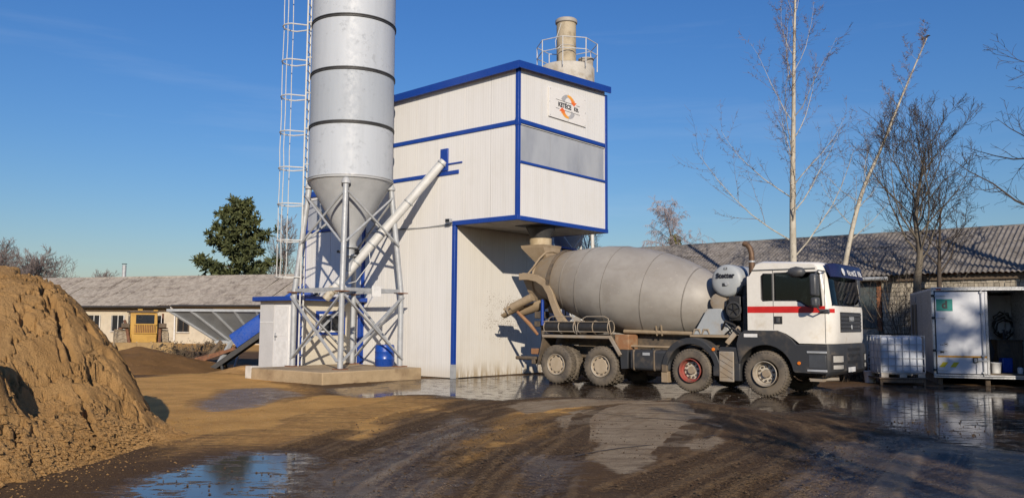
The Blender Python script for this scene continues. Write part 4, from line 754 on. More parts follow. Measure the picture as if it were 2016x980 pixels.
# ------------------------------------------------------------------ screw conveyor from the silo foot to the plant wall
p_top = Vector((-.04,.46,6.59)); p_mid = Vector((-2.0,2.5,3.15)); dd = (p_mid-p_top); p_low = p_mid+dd.normalized()*.62
AU = thing('screw_conveyor', 'white slanting screw conveyor tube from the silo outlet up to the plant wall', 'conveyor', P0, YAW)
MB().tube(p_top, p_low, .125, None, 18).build('tube', M['white_steel'], AU, 40)
for f_ in (.02,.33,.66,.80,.97): q_ = p_top.lerp(p_low, f_); MB().lathe([(-.02,.16),(.02,.16)], q_, dd, 18).build('flange', M['galv'], AU, 40)
q_ = p_low; MB().lathe([(0,.14),(.05,.17),(.10,.17),(.12,.13),(.42,.13),(.44,.11)], q_, dd, 16).build('drive_motor', mk('cream_motor', (.52,.48,.40), (.42,.38,.3), 5, .6, dirt=(.25,.18,.1)), AU, 40)
mid2 = p_top.lerp(p_low, .42)
off_ = Vector((-.02,-.02,.2)); MB().path([p_top.lerp(p_low,.04)+off_, p_top.lerp(p_low,.5)+off_, p_top.lerp(p_low,.78)+off_*1.1], .022, 6).build('cable_conduit', M['galv'], AU, 40)
MB().path([p_top.lerp(p_low,.70)+off_*.7, p_top.lerp(p_low,.74)+Vector((.05,-.25,-.25)), p_top.lerp(p_low,.86)+Vector((0,-.28,-.35)), p_top.lerp(p_low,.95)+Vector((0,-.12,-.1))], .014, 5).build('cable', M['white_steel'], AU, 40)
# ------------------------------------------------------------------ blue drum on the plinth
dp = PL(-.98, 1.95, .33); DR = thing('blue_drum', 'blue plastic drum standing on the plinth against the white wall', 'drum', dp)
MB().lathe([(0,.27),(.03,.29),(.2,.295),(.215,.305),(.23,.295),(.42,.295),(.435,.305),(.45,.295),(.60,.29),(.645,.27),(.65,.24)], (0,0,0), (0,0,1), 28).build('body', M['blue_plastic'], DR, 40)
MB().lathe([(.65,.05),(.675,.05)], (.12,0,0), (0,0,1), 12).build('bung', M['dark'], DR, 40)
# ------------------------------------------------------------------ control hut
HZ = .18; HT = thing('control_hut', 'small white control hut with a blue flat roof and a white door', 'hut', PL(0,4.2,0), YAW)
MB().box(-2.5,-.06,.02,2.25,-.02,HZ).build('slab', M['concrete'], HT)
MB().box(-2.40,-.08,.06,.12,HZ,2.30).build('front_wall', M['hut_cream'], HT); MB().box(-2.46,-2.40,1.42,2.18,HZ,2.30).build('side_wall', M['hut_grey'], HT); MB().box(-2.46,-2.40,.06,.50,HZ,2.30).build('side_wall', M['hut_grey'], HT)
MB().box(-2.46,-2.40,.505,1.415,2.22,2.30).build('side_wall', M['hut_grey'], HT); MB().box(-2.40,-.08,2.12,2.18,HZ,2.30).build('back_wall', M['hut_grey'], HT); MB().box(-2.47,-2.395,1.43,2.17,1.62,1.65).build('panel_joint', M['white'], HT)
MB().box(-2.66,-.02,-.26,2.36,2.31,2.45).build('roof', M['blue'], HT, bevel=.01); MB().box(-2.60,-.04,-.20,2.3,2.295,2.309).build('eaves_board', M['soffit'], HT)
dr = MB().box(-2.445,-2.405,.51,1.41,HZ,2.215).build('door_frame', M['door_white'], HT, bevel=.006); dd_ = MB().box(-2.478,-2.447,.58,1.34,HZ+.03,2.14).build('door', M['door_white'], HT, bevel=.008)
MB().box(-2.484,-2.479,.66,1.26,HZ+.12,1.05).box(-2.484,-2.479,.66,1.26,1.2,2.05).build('door_panel', M['white'], dd_, bevel=.003)
MB().beam((-2.52,1.27,1.2), (-2.52,1.14,1.2), .022).beam((-2.52,1.27,1.2), (-2.478,1.27,1.2), .022).box(-2.49,-2.479,1.245,1.295,1.06,1.3).build('handle', M['galv'], dd_)
MB().box(-1.84,-.70,.020,.058,1.24,2.0).build('window_surround', M['blue'], HT); wf = MB().box(-1.74,-.80,.004,.018,1.33,1.90).build('window', M['white'], HT)
for x0, x1 in ((-1.69,-1.30),(-1.24,-.85)): MB().box(x0,x1,-.004,.002,1.38,1.85).build('pane', M['pane'], wf)
MB().box(-2.52,-2.36,-.02,.10,HZ,2.30).build('corner_post', M['blue'], HT, bevel=.01); MB().box(-.16,-.045,-.02,.10,HZ,2.30).build('corner_post', M['blue'], HT, bevel=.01)
cb = MB().box(-.16,.16,-.14,.14,0,.36).build('concrete_block', M['cap_conc'], None, bevel=.015); cb.location = PL(-4.05,4.25); cb.rotation_euler = (0,0,YAW+.1); tag(cb, 'white concrete block on the ground by the plinth corner', 'block')
# ------------------------------------------------------------------ rear silo with filter stack
S2 = thing('filter_silo', 'rear cement silo with a beige filter stack and a railing behind the plant roof', 'silo', (2.05,31.1,0), .2)
MB().lathe([(5.6,1.04),(11.25,1.04),(11.30,1.0),(11.42,.5),(11.44,.0001)], (0,0,0), (0,0,1), 40).build('shell', mk('dusty_silo_paint', (.50,.47,.41), (.42,.39,.34), 2, .7, dirt=(.33,.28,.2), dscale=2), S2, 40)
MB().lathe([(5.6,1.035),(4.1,.2),(3.8,.2)], (0,0,0), (0,0,1), 32).build('cone', M['cone'], S2, 40)
st = MB().lathe([(11.25,.37),(13.1,.37)], (-.03,0,0), (0,0,1), 28).build('filter_stack', mk('beige_filter', (.45,.38,.27), (.38,.32,.22), 3, .75, dirt=(.26,.21,.14), dscale=3), S2, 40)
MB().lathe([(13.03,.40),(13.05,.42),(13.16,.42),(13.2,.38),(13.22,.0001)], (-.03,0,0), (0,0,1), 28).build('stack_cap', M['soffit'], st, 40)
for z in (11.45,12.1): MB().lathe([(z,.372),(z,.385),(z+.03,.385),(z+.03,.372)], (-.03,0,0), (0,0,1), 28, cap=False).build('band', M['soffit'], st, 40)
MB().lathe([(11.2,.27),(11.62,.27),(11.63,.30),(11.68,.30)], (.72,-.12,0), (0,0,1), 20).build('hatch', M['soffit'], S2, 40)
MB().path([(-.3,-.26,12.95),(-.55,-.35,12.2),(-.52,-.35,11.9),(-.3,-.3,12.1)], .013, 5).build('hose', M['white_steel'], st)
rp = [(1.16*math.cos(R(22+45*k)), 1.16*math.sin(R(22+45*k))) for k in range(8)]
for k in range(8):
    (x0,y0), (x1,y1) = rp[k], rp[(k+1) % 8]
    for z in (11.75, 12.18): MB().tube((x0,y0,z), (x1,y1,z), .017, None, 6).build('rail', M['white_steel'], S2)
    MB().tube((x0*.99,y0*.99,11.1), (x0,y0,12.18), .02, None, 6).build('rail_post', M['white_steel'], S2)
for sx in (-1, 1):
    for sy in (-1, 1):
        MB().tube((.74*sx,.74*sy,5.75), (.85*sx,.85*sy,0), .07, None, 10).build('leg', M['white_steel'], S2, 40)
for (a_, b_) in (((-1,-1),(1,-1)),((1,-1),(1,1)),((1,1),(-1,1)),((-1,1),(-1,-1))):
    for z0, z1 in ((3.2,5.4),(.6,3.0)):
        MB().tube((.82*a_[0],.82*a_[1],z0), (.78*b_[0],.78*b_[1],z1), .03, None, 6).build('brace', M['white_steel'], S2); MB().tube((.82*b_[0],.82*b_[1],z0), (.78*a_[0],.78*a_[1],z1), .03, None, 6).build('brace', M['white_steel'], S2)
# ------------------------------------------------------------------ concrete mixer truck (local x forward, y left, z up)
def dusty(name, c, d, amt=.5, sc=2.5, rough=.5, ztop=None, metal=0):
    t = NT(name); nz = t.noise(sc, 7, .65); n2 = t.noise(sc*7, 4, .65); s = t.sep(); f = t.ramp(nz, .62-amt*.5, .82-amt*.3)
    col = t.mix(t.ramp(n2, .3, .7, 0, .3), c, tuple(x*.82 for x in c)); col = t.mix(t.math('MULTIPLY', f, .85), col, d)
    if ztop: col = t.mix(t.math('MULTIPLY', t.ramp(s[2], .0, ztop, 1, 0), t.ramp(n2, .2, .7, .35, .95)), col, d)
    return t.set(col, t.ramp(f, 0, 1, rough, .8), metal, n2, .12, .01)
DU = (.27,.205,.135)
M['cabwhite'] = dusty('white_cab_paint', (.74,.715,.66), (.55,.49,.39), .22, 1.6, .30); M['tyre'] = dusty('dusty_tyre', (.045,.042,.04), (.165,.135,.10), .75, 3, .8); M['tread'] = dusty('tyre_tread', (.03,.028,.027), (.13,.105,.075), .35, 5, .85)
M['dustgrey'] = dusty('dusty_charcoal', (.032,.034,.038), (.11,.09,.07), .25, 2.5, .55); M['chassis'] = dusty('muddy_chassis', (.06,.052,.045), (.17,.125,.08), .55, 3, .75); M['mudguard'] = dusty('dusty_mudguard', (.30,.27,.23), DU, .6, 3, .7)
M['rim'] = dusty('dusty_rim', (.36,.33,.28), (.27,.21,.145), .5, 6, .6); M['rimred'] = dusty('red_rim', (.33,.045,.035), (.16,.09,.065), .5, 6, .7); M['rimpale'] = dusty('pale_wheel_disc', (.50,.46,.39), (.36,.29,.20), .35, 8, .6); M['cover'] = dusty('tan_wheel_cover', (.42,.345,.25), (.34,.27,.185), .5, 5, .65)
M['exh'] = mk('scorched_exhaust', (.16,.095,.055), (.09,.055,.035), 5, .6, .3); M['tan'] = dusty('concrete_dusted_steel', (.33,.255,.17), (.25,.185,.115), .5, 3, .75); M['tanrust'] = dusty('rusty_dusted_steel', (.27,.13,.06), (.33,.24,.15), .4, 4, .8); M['pedestal'] = dusty('blue_grey_paint', (.36,.385,.40), (.33,.27,.2), .25, 2, .5)
def drum_mat():
    t = NT('mixer_drum_paint'); s = t.sep(); nz = t.noise(1.1, 6, .6); n2 = t.noise(6, 5, .65); n3 = t.noise(1.0, 6, .6, t.coord((1,3,3)))
    col = t.mix(t.ramp(nz, .35, .65), (.335,.315,.285), (.27,.25,.225)); col = t.mix(t.ramp(n3, .5, .75, 0, .55), col, (.235,.21,.18))
    f = t.math('MULTIPLY', t.ramp(s[0], -1.0, .9, 1, 0), t.ramp(n2, .2, .6, .55, 1)); col = t.mix(t.math('MULTIPLY', f, .9), col, (.25,.185,.112)); n4 = t.noise(2.2, 7, .72, t.coord((1,1,.5))); col = t.mix(t.ramp(n4, .56, .66, 0, .4), col, (.24,.215,.18)); n6 = t.noise(16, 5, .7); col = t.mix(t.math('MULTIPLY', t.ramp(n6, .60, .68), t.ramp(nz, .4, .6, .1, .6)), col, (.42,.385,.335))
    return t.set(col, t.ramp(nz, .3, .7, .48, .62), 0, n2, .06, .02)
M['drum'] = drum_mat(); M['seam'] = mk('dull_weld', (.20,.185,.165), (.16,.145,.125), 6, .6)
TR = thing('mixer_truck', 'white four-axle concrete mixer truck with a red stripe standing under the plant outlet', 'mixer truck', (2.0,24.33,0), math.atan2(-.6236,.7817))
AXL = [0,1.45,4.1,6.0]; TR_R = .53
def tyre_mb(w, lugs, chev):
    b = MB(); r = TR_R; h = w/2
    b.lathe([(-h*.55,.285),(-h*.92,.32),(-h,.40),(-h*.97,.455),(-h*.86,.505),(-h*.72,r-.012),(-h*.15,r-.012),(-h*.15,r-.026),(h*.15,r-.026),(h*.15,r-.012),(h*.72,r-.012),(h*.86,.505),(h*.97,.455),(h,.40),(h*.92,.32),(h*.55,.285)], (0,0,0), (0,1,0), 48, cap=False)
    for k in range(lugs):
        for s_ in (-1, 1):
            a = 2*math.pi*(k+(.5 if s_ > 0 else 0))/lugs; a2 = a+(.055 if chev else 0); P_ = []
            for (aa, yy, rr) in ((a-.035,s_*h*.12,r-.02),(a+.035,s_*h*.12,r-.02),(a2+.035,s_*h*.80,r-.03),(a2-.035,s_*h*.80,r-.03),(a-.03,s_*h*.12,r+.004),(a+.03,s_*h*.12,r+.004),(a2+.03,s_*h*.78,r+.002),(a2-.03,s_*h*.78,r+.002)): P_.append((rr*math.cos(aa), yy, rr*math.sin(aa)))
            b.hexa(P_)
            b.hexa([((r-.02)*math.cos(a2-.03),s_*h*.80,(r-.02)*math.sin(a2-.03)),((r-.02)*math.cos(a2+.03),s_*h*.80,(r-.02)*math.sin(a2+.03)),(.475*math.cos(a2+.03),s_*h*.97,.475*math.sin(a2+.03)),(.475*math.cos(a2-.03),s_*h*.97,.475*math.sin(a2-.03)),
                    ((r-.002)*math.cos(a2-.03),s_*h*.80,(r-.002)*math.sin(a2-.03)),((r-.002)*math.cos(a2+.03),s_*h*.80,(r-.002)*math.sin(a2+.03)),(.485*math.cos(a2+.03),s_*h*1.01,.485*math.sin(a2+.03)),(.485*math.cos(a2-.03),s_*h*1.01,.485*math.sin(a2-.03))])
    return b
TY_F = tyre_mb(.32, 44, False).mesh('wheel', M['tyre'], 50); TY_R = tyre_mb(.31, 30, True).mesh('wheel', M['tyre'], 50)
def rim_meshes(col):
    rim = MB().lathe([(.015,.15),(.015,.225),(-.03,.235),(-.05,.262),(-.10,.268),(-.135,.29),(-.15,.292),(-.155,.278),(-.11,.255),(-.02,.25)], (0,0,0), (0,1,0), 36, cap=False)
    hub = MB().lathe([(-.08,.0001),(-.08,.085),(-.02,.095),(.01,.10)], (0,0,0), (0,1,0), 20, cap=False)
    nut = MB().lathe([(.02,.027),(-.035,.025),(-.037,.0001)], (.168,0,0), (0,1,0), 6, cap=False)
    disc = MB().lathe([(.02,.09),(-.005,.10),(-.005,.205),(.015,.222)], (0,0,0), (0,1,0), 36, cap=False)
    return rim.mesh('rim', col, 35), hub.mesh('hub', M['mudguard'], 35), nut.mesh('wheel_nut', M['chassis'], 35), disc.mesh('wheel_disc', M['rimpale'], 35)
RF = rim_meshes(M['rim']); RR = rim_meshes(M['rimred'])
cov = MB().lathe([(-.045,.0001),(-.045,.19),(-.03,.20),(-.03,.245),(-.045,.25),(-.05,.275),(-.02,.285),(.0,.285)], (0,0,0), (0,1,0), 40, cap=False).mesh('wheel_cover', M['cover'], 35)
slm = MB().hexa([(r_*math.cos(e), y_, r_*math.sin(e)) for y_ in (-.036,-.031) for r_, e in ((.212,-.16),(.236,-.16),(.236,.16),(.212,.16))]).mesh('vent_slot', M['ink'])
def wheel(x, y, side, kind):
    o = inst('wheel', TY_R if kind in ('rear','inner') else TY_F, TR, (x, y, TR_R), (0, rng.uniform(0,6), 0) if side < 0 else (0, rng.uniform(0,6), math.pi))
    oy = -.02
    if kind == 'rear': inst('wheel_cover', cov, o, (0,-.075,0)); [inst('vent_slot', slm, o, (0,-.075,0), (0,2*math.pi*k/10,0)) for k in range(10)]; inst('rim', RF[0], o, (0,.0,0))
    elif kind == 'inner': inst('rim', RF[0], o, (0,.0,0))
    else:
        S = RR if kind == 'red' else RF
        for j_, m_ in enumerate(S):
            for k in range(10 if j_ == 2 else 1): inst(('rim','hub','wheel_nut','wheel_disc')[j_], m_, o, (0,-.07,0), (0,2*math.pi*k/10,0))
    return o
for s_ in (-1, 1):
    for x in AXL[:2]: wheel(x, s_*(1.25-.16), s_, 'rear'); wheel(x, s_*(1.25-.16-.345), s_, 'inner')
    wheel(AXL[2], s_*1.09, s_, 'red'); wheel(AXL[3], s_*1.09, s_, 'front')
T_ = lambda nm, mb, mat, bev=0, sm_=None, par=None: mb.build(nm, M[mat], par or TR, sm_, bev)
# chassis
T_('chassis_rail', MB().box(-.9,7.2,-.45,-.36,.72,1.02), 'chassis'); T_('chassis_rail', MB().box(-.9,7.2,.36,.45,.72,1.02), 'chassis')
for x in AXL: T_('axle', MB().lathe([(-.9,.07),(-.25,.07),(-.2,.16),(.2,.16),(.25,.07),(.9,.07)], (x,0,TR_R), (0,1,0), 14), 'chassis', 0, 40)
T_('subframe', MB().box(-.95,5.3,-.52,-.36,1.06,1.36).box(-.95,5.3,.36,.52,1.06,1.36), 'chassis'); T_('gearbox', MB().box(4.6,6.9,-.35,.35,.45,1.35), 'black', .05); T_('chassis_filler', MB().box(2.0,5.3,-.34,.34,.6,1.04), 'black', .03)
T_('subframe_tube', MB().tube((1.9,-.72,1.46),(4.1,-.72,1.42), .055, None, 10), 'tan', 0, 40); T_('hose_rail', MB().tube((2.1,-.95,1.08),(3.6,-.95,1.07), .03, None, 8), 'tan', 0, 40)
for x in (2.9, 3.05): T_('hose_bracket', MB().beam((x,-.74,1.36),(x,-.80,1.66),.03), 'tan')
# rear mudguards (both sides)
for s_ in (-1, 1):
    y0, y1 = sorted((s_*1.27, s_*.62))
    T_('mudguard', MB().prism([(-.42,1.31),(1.78,1.31),(2.10,.82),(2.06,.80),(1.75,1.26),(-.39,1.26),(-.58,.50),(-.62,.51)], 'y', y0, y1), 'chassis')
    ye = s_*1.28; T_('mudguard_edge', MB().prism([(-.44,1.345),(1.80,1.345),(1.80,1.27),(-.44,1.27)], 'y', *sorted((ye, ye-s_*.03))), 'mudguard', .006)
    T_('mudguard_edge', MB().prism([(1.82,1.34),(2.14,.86),(2.06,.83),(1.74,1.30)], 'y', *sorted((ye+s_*.004, ye-s_*.05))), 'mudguard', .006)
    T_('mud_flap', MB().prism([(2.04,.98),(2.30,.98),(2.28,.50),(2.08,.48)], 'y', *sorted((s_*1.20, s_*.75))), 'dustgrey', .01)
    T_('guard_bracket', MB().box(1.83,2.25,*sorted((s_*1.10,s_*.6)),.98,1.38), 'tanrust', .02)
# spare chute lengths lying in tube racks on the mudguard
for x0, x1 in ((-.42,.62),(.72,1.72)):
    ck = MB(); n = 12
    for r_ in (.155,): ck.path([(x0+.03,-1.08,1.56),(x1-.03,-1.08,1.56)], r_, 18)
    c_ = T_('spare_chute', ck, 'black', 0, 40)
    for x in (x0+.02, (x0+x1)/2, x1-.02): T_('chute_rib', MB().path([(x,-1.08+.178*math.cos(a), 1.56+.178*math.sin(a)) for a in [2*math.pi*k/16 for k in range(16)]], .014, 6, closed=True), 'mudguard', 0, 40, c_)
    T_('rack_rail', MB().path([(x0+.15,-1.2,1.72),(x0+.17,-1.2,1.80),(x0+.28,-1.2,1.85),(x1-.15,-1.2,1.85),(x1-.03,-1.2,1.80),(x1+.02,-1.2,1.55),(x1+.06,-1.2,1.37)], .014, 6), 'mudguard', 0, 40, c_)
    T_('rack_rail', MB().tube((x0,-1.25,1.44),(x1,-1.25,1.44), .014, None, 6).tube((x0,-1.24,1.71),(x1,-1.24,1.71), .012, None, 6), 'mudguard', 0, 40, c_)
# fuel tank
ft = T_('fuel_tank', MB().box(2.34,3.50,-1.22,-.62,.47,1.0), 'dustgrey', .07)
for x in (2.42, 3.02): T_('tank_strap', MB().box(x,x+.09,-1.232,-.61,.462,1.008), 'chassis', .06, None, ft)
T_('tank_label', MB().box(2.74,2.95,-1.226,-1.222,.86,.93), 'galv', 0, None, ft); T_('tank_cap', MB().lathe([(0,.05),(.03,.05)], (2.9,-.95,1.0), (0,0,1), 12), 'black', 0, 40, ft)
T_('air_tank', MB().lathe([(-.4,.0001),(-.38,.11),(.38,.11),(.4,.0001)], (3.0,-.7,.42), (1,0,0), 16), 'chassis', 0, 40); T_('fuel_tank', MB().box(2.34,3.9,.62,1.22,.47,1.0), 'dustgrey', .07)
# mudguard over the third axle, step plate, front fender
def arch(cx, r0, r1, a0, a1, y0, y1, n=18, zc=TR_R):
    P_ = [(cx+r1*math.cos(R(a0+(a1-a0)*k/n)), zc+r1*math.sin(R(a0+(a1-a0)*k/n))) for k in range(n+1)]+[(cx+r0*math.cos(R(a1+(a0-a1)*k/n)), zc+r0*math.sin(R(a1+(a0-a1)*k/n))) for k in range(n+1)]
    return MB().prism(P_, 'y', y0, y1)
for s_ in (-1, 1):
    y0, y1 = sorted((s_*1.27, s_*.85)); fd = T_('fender', arch(AXL[2], .64, .80, 8, 172, y0, y1), 'dustgrey', .02)
    T_('fender_skirt', MB().box(AXL[2]+.60,AXL[2]+.80,y0,y1,.42,.66), 'dustgrey', .02, None, fd); T_('fender_skirt', MB().box(AXL[2]-.80,AXL[2]-.64,y0,y1,.46,.66), 'chassis', .02, None, fd)
    T_('mud_flap', MB().box(AXL[2]-.82,AXL[2]-.63,y0+.03,y1-.03,.20,.47), 'tan', .01, None, fd)
    T_('side_lamp', MB().lathe([(0,.045),(.02,.035)], (AXL[2]+.62,s_*1.275,1.06), (0,s_,0), 10), 'orange', 0, 40, fd)
ck = T_('checker_plate', MB().box(4.86,5.24,-1.28,-1.24,.30,1.02), 'mudguard', .04); T_('plate_ridge', MB().box(4.90,5.20,-1.2825,-1.2805,.40,.41), 'chassis', 0, None, ck)
for k in range(4): z = .42+k*.14; T_('plate_ridge', MB().beam((4.89,-1.2815,z+.12),(5.21,-1.2815,z-.06),.004,.012), 'chassis', 0, None, ck)
T_('step_box', MB().box(4.84,5.38,-1.23,-.62,.32,1.12), 'dustgrey', .03)
fen = [(5.30,1.02),(5.36,1.30),(5.52,1.50),(6.30,1.50),(6.52,1.42),(6.72,1.26),(6.84,1.02),(6.92,.66),(7.02,.62),(7.06,.72),(7.06,1.26),(6.72,1.26)]
for s_ in (-1, 1):
    y0, y1 = sorted((s_*1.265, s_*.85)); aa = [(AXL[3]+.66*math.cos(R(t)), TR_R+.66*math.sin(R(t))) for t in range(8, 166, 7)]
    P_ = [(5.34,.92),(5.30,1.20),(5.36,1.42),(5.50,1.53),(6.26,1.53),(6.46,1.47),(6.62,1.36),(6.74,1.22),(7.50,1.22),(7.50,.58),(6.70,.58)]+aa
    f_ = T_('wheel_arch', MB().prism(P_, 'y', y0, y1), 'dustgrey', .015)
    T_('arch_lamp', MB().lathe([(0,.042),(.02,.034)], (6.80,s_*1.27,.80), (0,s_,0), 12), 'orange', 0, 40, f_)
    for z in (1.03,.62): T_('step_tread', MB().box(6.98,7.46,*sorted((s_*1.28,s_*1.1)),z,z+.05), 'galv', .01, None, f_)
    T_('step_recess', MB().box(7.02,7.42,*sorted((s_*1.268,s_*1.10)),.70,1.0), 'charcoal', .01, None, f_)
    T_('arch_badge', MB().box(5.50,5.83,*sorted((s_*1.266,s_*1.269)),1.37,1.45), 'white', 0, None, f_)
T_('inner_arch', MB().box(5.35,6.95,-.84,.84,1.0,1.46), 'black', .05); T_('drag_link', MB().tube((6.95,-1.05,.42),(7.75,-.9,.46), .04, None, 8).box(7.0,7.3,-1.15,-.95,.40,.46), 'mudguard', 0, 40)
# cab shell: side profile lofted across the width with rounded front corners
PRO = [(5.58,1.53),(6.30,1.53),(6.50,1.46),(6.66,1.36),(6.80,1.245),(7.74,1.245),(7.80,1.35),(7.80,2.02),(7.76,2.10),(7.50,2.92),(7.40,3.03),(7.25,3.09),(5.95,3.16),(5.80,3.12),(5.64,2.86),(5.58,2.80)]
def cabx(x, z, y):
    w = float(sstep(6.9, 7.8, np.array(x))); a = abs(y)
    back = .30*max(0, (a-.85)/.37)**2.2; lift = .05*max(0, (a-1.05)/.17)**2*(1 if z > 2.8 else 0); return (x-back*w, y, z-lift)
YS = [-1.22,-1.19,-1.13,-1.04,-.92,-.7,-.35,0,.35,.7,.92,1.04,1.13,1.19,1.22]
cab = MB().loft([[cabx(x, z, y) for x, z in PRO] for y in YS]).build('cab', M['cabwhite'], TR, 38)
cut = [MB().box(5.66,7.38,-1.12,1.12,1.60,2.94).build('cut')]
def win_cut(P_): return [MB().prism(P_, 'y', -1.5, -1.0).build('cut'), MB().prism(P_, 'y', 1.0, 1.5).build('cut')]
W1_ = [(5.96,2.22),(6.19,2.22),(6.19,2.85),(5.98,2.85),(5.93,2.80),(5.93,2.26)]; W2_ = [(6.235,2.22),(6.74,2.22),(6.86,2.18),(6.98,2.09),(7.08,2.06),(7.28,2.06),(7.33,2.10),(7.285,2.83),(7.24,2.86),(6.235,2.86)]
cut += win_cut(W1_)+win_cut(W2_)+[MB().prism([(7.2,2.12),(8.2,2.12),(8.2,2.93),(7.2,2.93)], 'y', -1.09, 1.09).build('cut')]
for c in cut: c.parent = TR
bool_cut(cab, cut); cab.data.shade_smooth(); cab.data.set_sharp_from_angle(angle=R(35))
for s_ in (-1, 1):
    for P_ in (W1_, W2_):
        wp = T_('side_window', MB().prism(P_, 'y', *sorted((s_*1.185, s_*1.192))), 'glass'); cx = sum(p[0] for p in P_)/len(P_); cz = sum(p[1] for p in P_)/len(P_)
        T_('window_seal', MB().path([(p[0], s_*1.214, p[1]) for p in P_], .016, 6, closed=True), 'ink', 0, 40, wp)
ws = MB(); rows = []
for z in (2.10,2.3,2.5,2.7,2.94):
    t = (z-2.10)/(2.92-2.10); x = 7.76+(7.50-7.76)*t; rows.append([Vector(cabx(x, z, y))-Vector((.012,0,0)) for y in np.linspace(-1.1, 1.1, 15)])
for i in range(4):
    pass
ws.loft(rows, cap=False, closed=False); wsh = ws.build('windshield', M['glass'], TR, 60)
sl_ = MB().path([Vector(cabx(7.757,2.11,y))+Vector((.006,0,0)) for y in np.linspace(-1.1,1.1,13)], .016, 6); T_('window_seal', sl_, 'ink', 0, 40, wsh)
for y in (-.55,.25): T_('wiper', MB().path([(7.79,y,2.1),(7.76,y+.3,2.28),(7.72,y+.62,2.42)], .012, 5), 'ink', 0, 40, wsh)
# cab interior
T_('seat', MB().box(5.9,6.4,-.95,-.45,1.7,2.0).hexa([(5.85,-.95,1.95),(6.05,-.95,1.95),(6.05,-.45,1.95),(5.85,-.45,1.95),(5.75,-.92,2.75),(5.9,-.92,2.75),(5.9,-.48,2.75),(5.75,-.48,2.75)]), 'charcoal', .05); T_('seat', MB().box(5.9,6.4,.45,.95,1.7,2.0).box(5.75,5.92,.47,.93,1.95,2.75), 'charcoal', .05)
T_('dashboard', MB().prism([(6.95,1.65),(7.4,1.65),(7.4,2.1),(7.1,2.12)], 'y', -1.05, 1.05), 'black', .04); T_('steering_wheel', MB().path([(6.85+.09*math.sin(a), .7+.22*math.cos(a), 2.12+.2*math.sin(a)) for a in [2*math.pi*k/20 for k in range(20)]], .018, 6, closed=True), 'black', 0, 40)
vm = mk('green_work_vest', (.03,.22,.08), (.02,.16,.06), 4, .8); MB().hexa([(5.72,-1.10,2.2),(5.80,-1.10,2.2),(6.16,-1.05,2.2),(6.10,-1.02,2.2),(5.72,-1.08,2.84),(5.80,-1.08,2.84),(6.12,-1.05,2.84),(6.06,-1.02,2.84)]).build('work_vest', vm, TR); MB().box(6.10,6.14,-1.115,-1.08,2.35,2.6).build('vest_stripe', solid('lime_stripe', (.45,.75,.02)), TR)
# cab trim, nearside details
T_('red_stripe', MB().box(5.585,7.40,-1.2235,-1.2205,1.94,2.09), 'red'); T_('red_stripe', MB().loft([[tuple(Vector(cabx(7.80,z,y))+Vector((.004,-.004,0))) for z in (1.94,2.03)] for y in (-1.19,-1.15,-1.1,-1.04)], cap=False, closed=False), 'red')
for x, z0, z1 in ((6.21,1.55,2.92),(7.395,1.26,2.9)): T_('door_seam', MB().box(x-.006,x+.006,-1.2225,-1.2203,z0,z1), 'charcoal')
T_('roof_gutter', MB().box(5.70,7.2,-1.235,-1.205,2.925,2.955), 'charcoal', .008)
T_('door_handle', MB().box(6.22,6.42,-1.232,-1.215,1.68,1.86), 'black', .02); T_('grip', MB().box(6.28,6.36,-1.25,-1.233,1.71,1.83), 'charcoal', .01); T_('door_badge', MB().box(7.24,7.36,-1.2245,-1.2205,1.93,1.945), 'charcoal')
mr = T_('mirror', MB().box(7.20,7.36,-1.66,-1.40,2.30,2.80), 'charcoal', .05); T_('mirror_lower', MB().box(7.21,7.37,-1.65,-1.41,2.06,2.28), 'charcoal', .05, None, mr)
T_('mirror_arm', MB().path([(7.42,-1.2,2.86),(7.34,-1.45,2.88),(7.30,-1.53,2.80)], .018, 6).path([(7.45,-1.2,1.99),(7.36,-1.45,1.98),(7.30,-1.53,2.08)], .018, 6), 'charcoal', 0, 40, mr); T_('mirror_mount', MB().box(7.28,7.62,-1.245,-1.20,1.92,2.02), 'charcoal', .02, None, mr)
T_('kerb_mirror', MB().lathe([(-.2,.03),(-.14,.10),(0,.13),(.14,.10),(.2,.03)], (6.82,-1.36,2.86), (1,0,0), 14), 'charcoal', 0, 50); T_('mirror_arm', MB().beam((6.82,-1.2,2.93),(6.82,-1.36,2.93),.05), 'charcoal')
T_('mirror', MB().box(7.20,7.36,1.40,1.66,2.30,2.80), 'charcoal', .05)
# sun visor with the company name
VX = lambda z: 7.80-.30*(z-2.80)
vis = MB().loft([[Vector(cabx(VX(z)+.05*(1-abs(y)/1.3), z, y))+Vector((d_,0,0)) for z, d_ in ((2.74,.03),(2.75,.06),(3.0,.05),(3.06,-.02),(3.06,-.14),(2.9,-.10))] for y in np.linspace(-1.16,1.16,13)]).build('sun_visor', mk('navy_visor', (.012,.016,.06), (.018,.022,.075), 3, .35), TR, 45)
def vtxt(t, y, z, s_, sx=1): o = inst('visor_lettering', text_mesh(t, s_, M['white'], .005, sx=sx), vis, (VX(z)+.112,y,z), (R(90-17),0,R(90))); return o
vtxt('KETÉCE', .05, 2.875, .19, 1.0); vtxt('Kft.', .66, 2.875, .19)
inst('emblem', MB().lathe([(0,.095),(.003,.095)], (0,0,0), (0,0,1), 20).mesh('emblem', M['white']), vis, (VX(2.9)+.105,-.58,2.885), (R(90-17),0,R(90)))
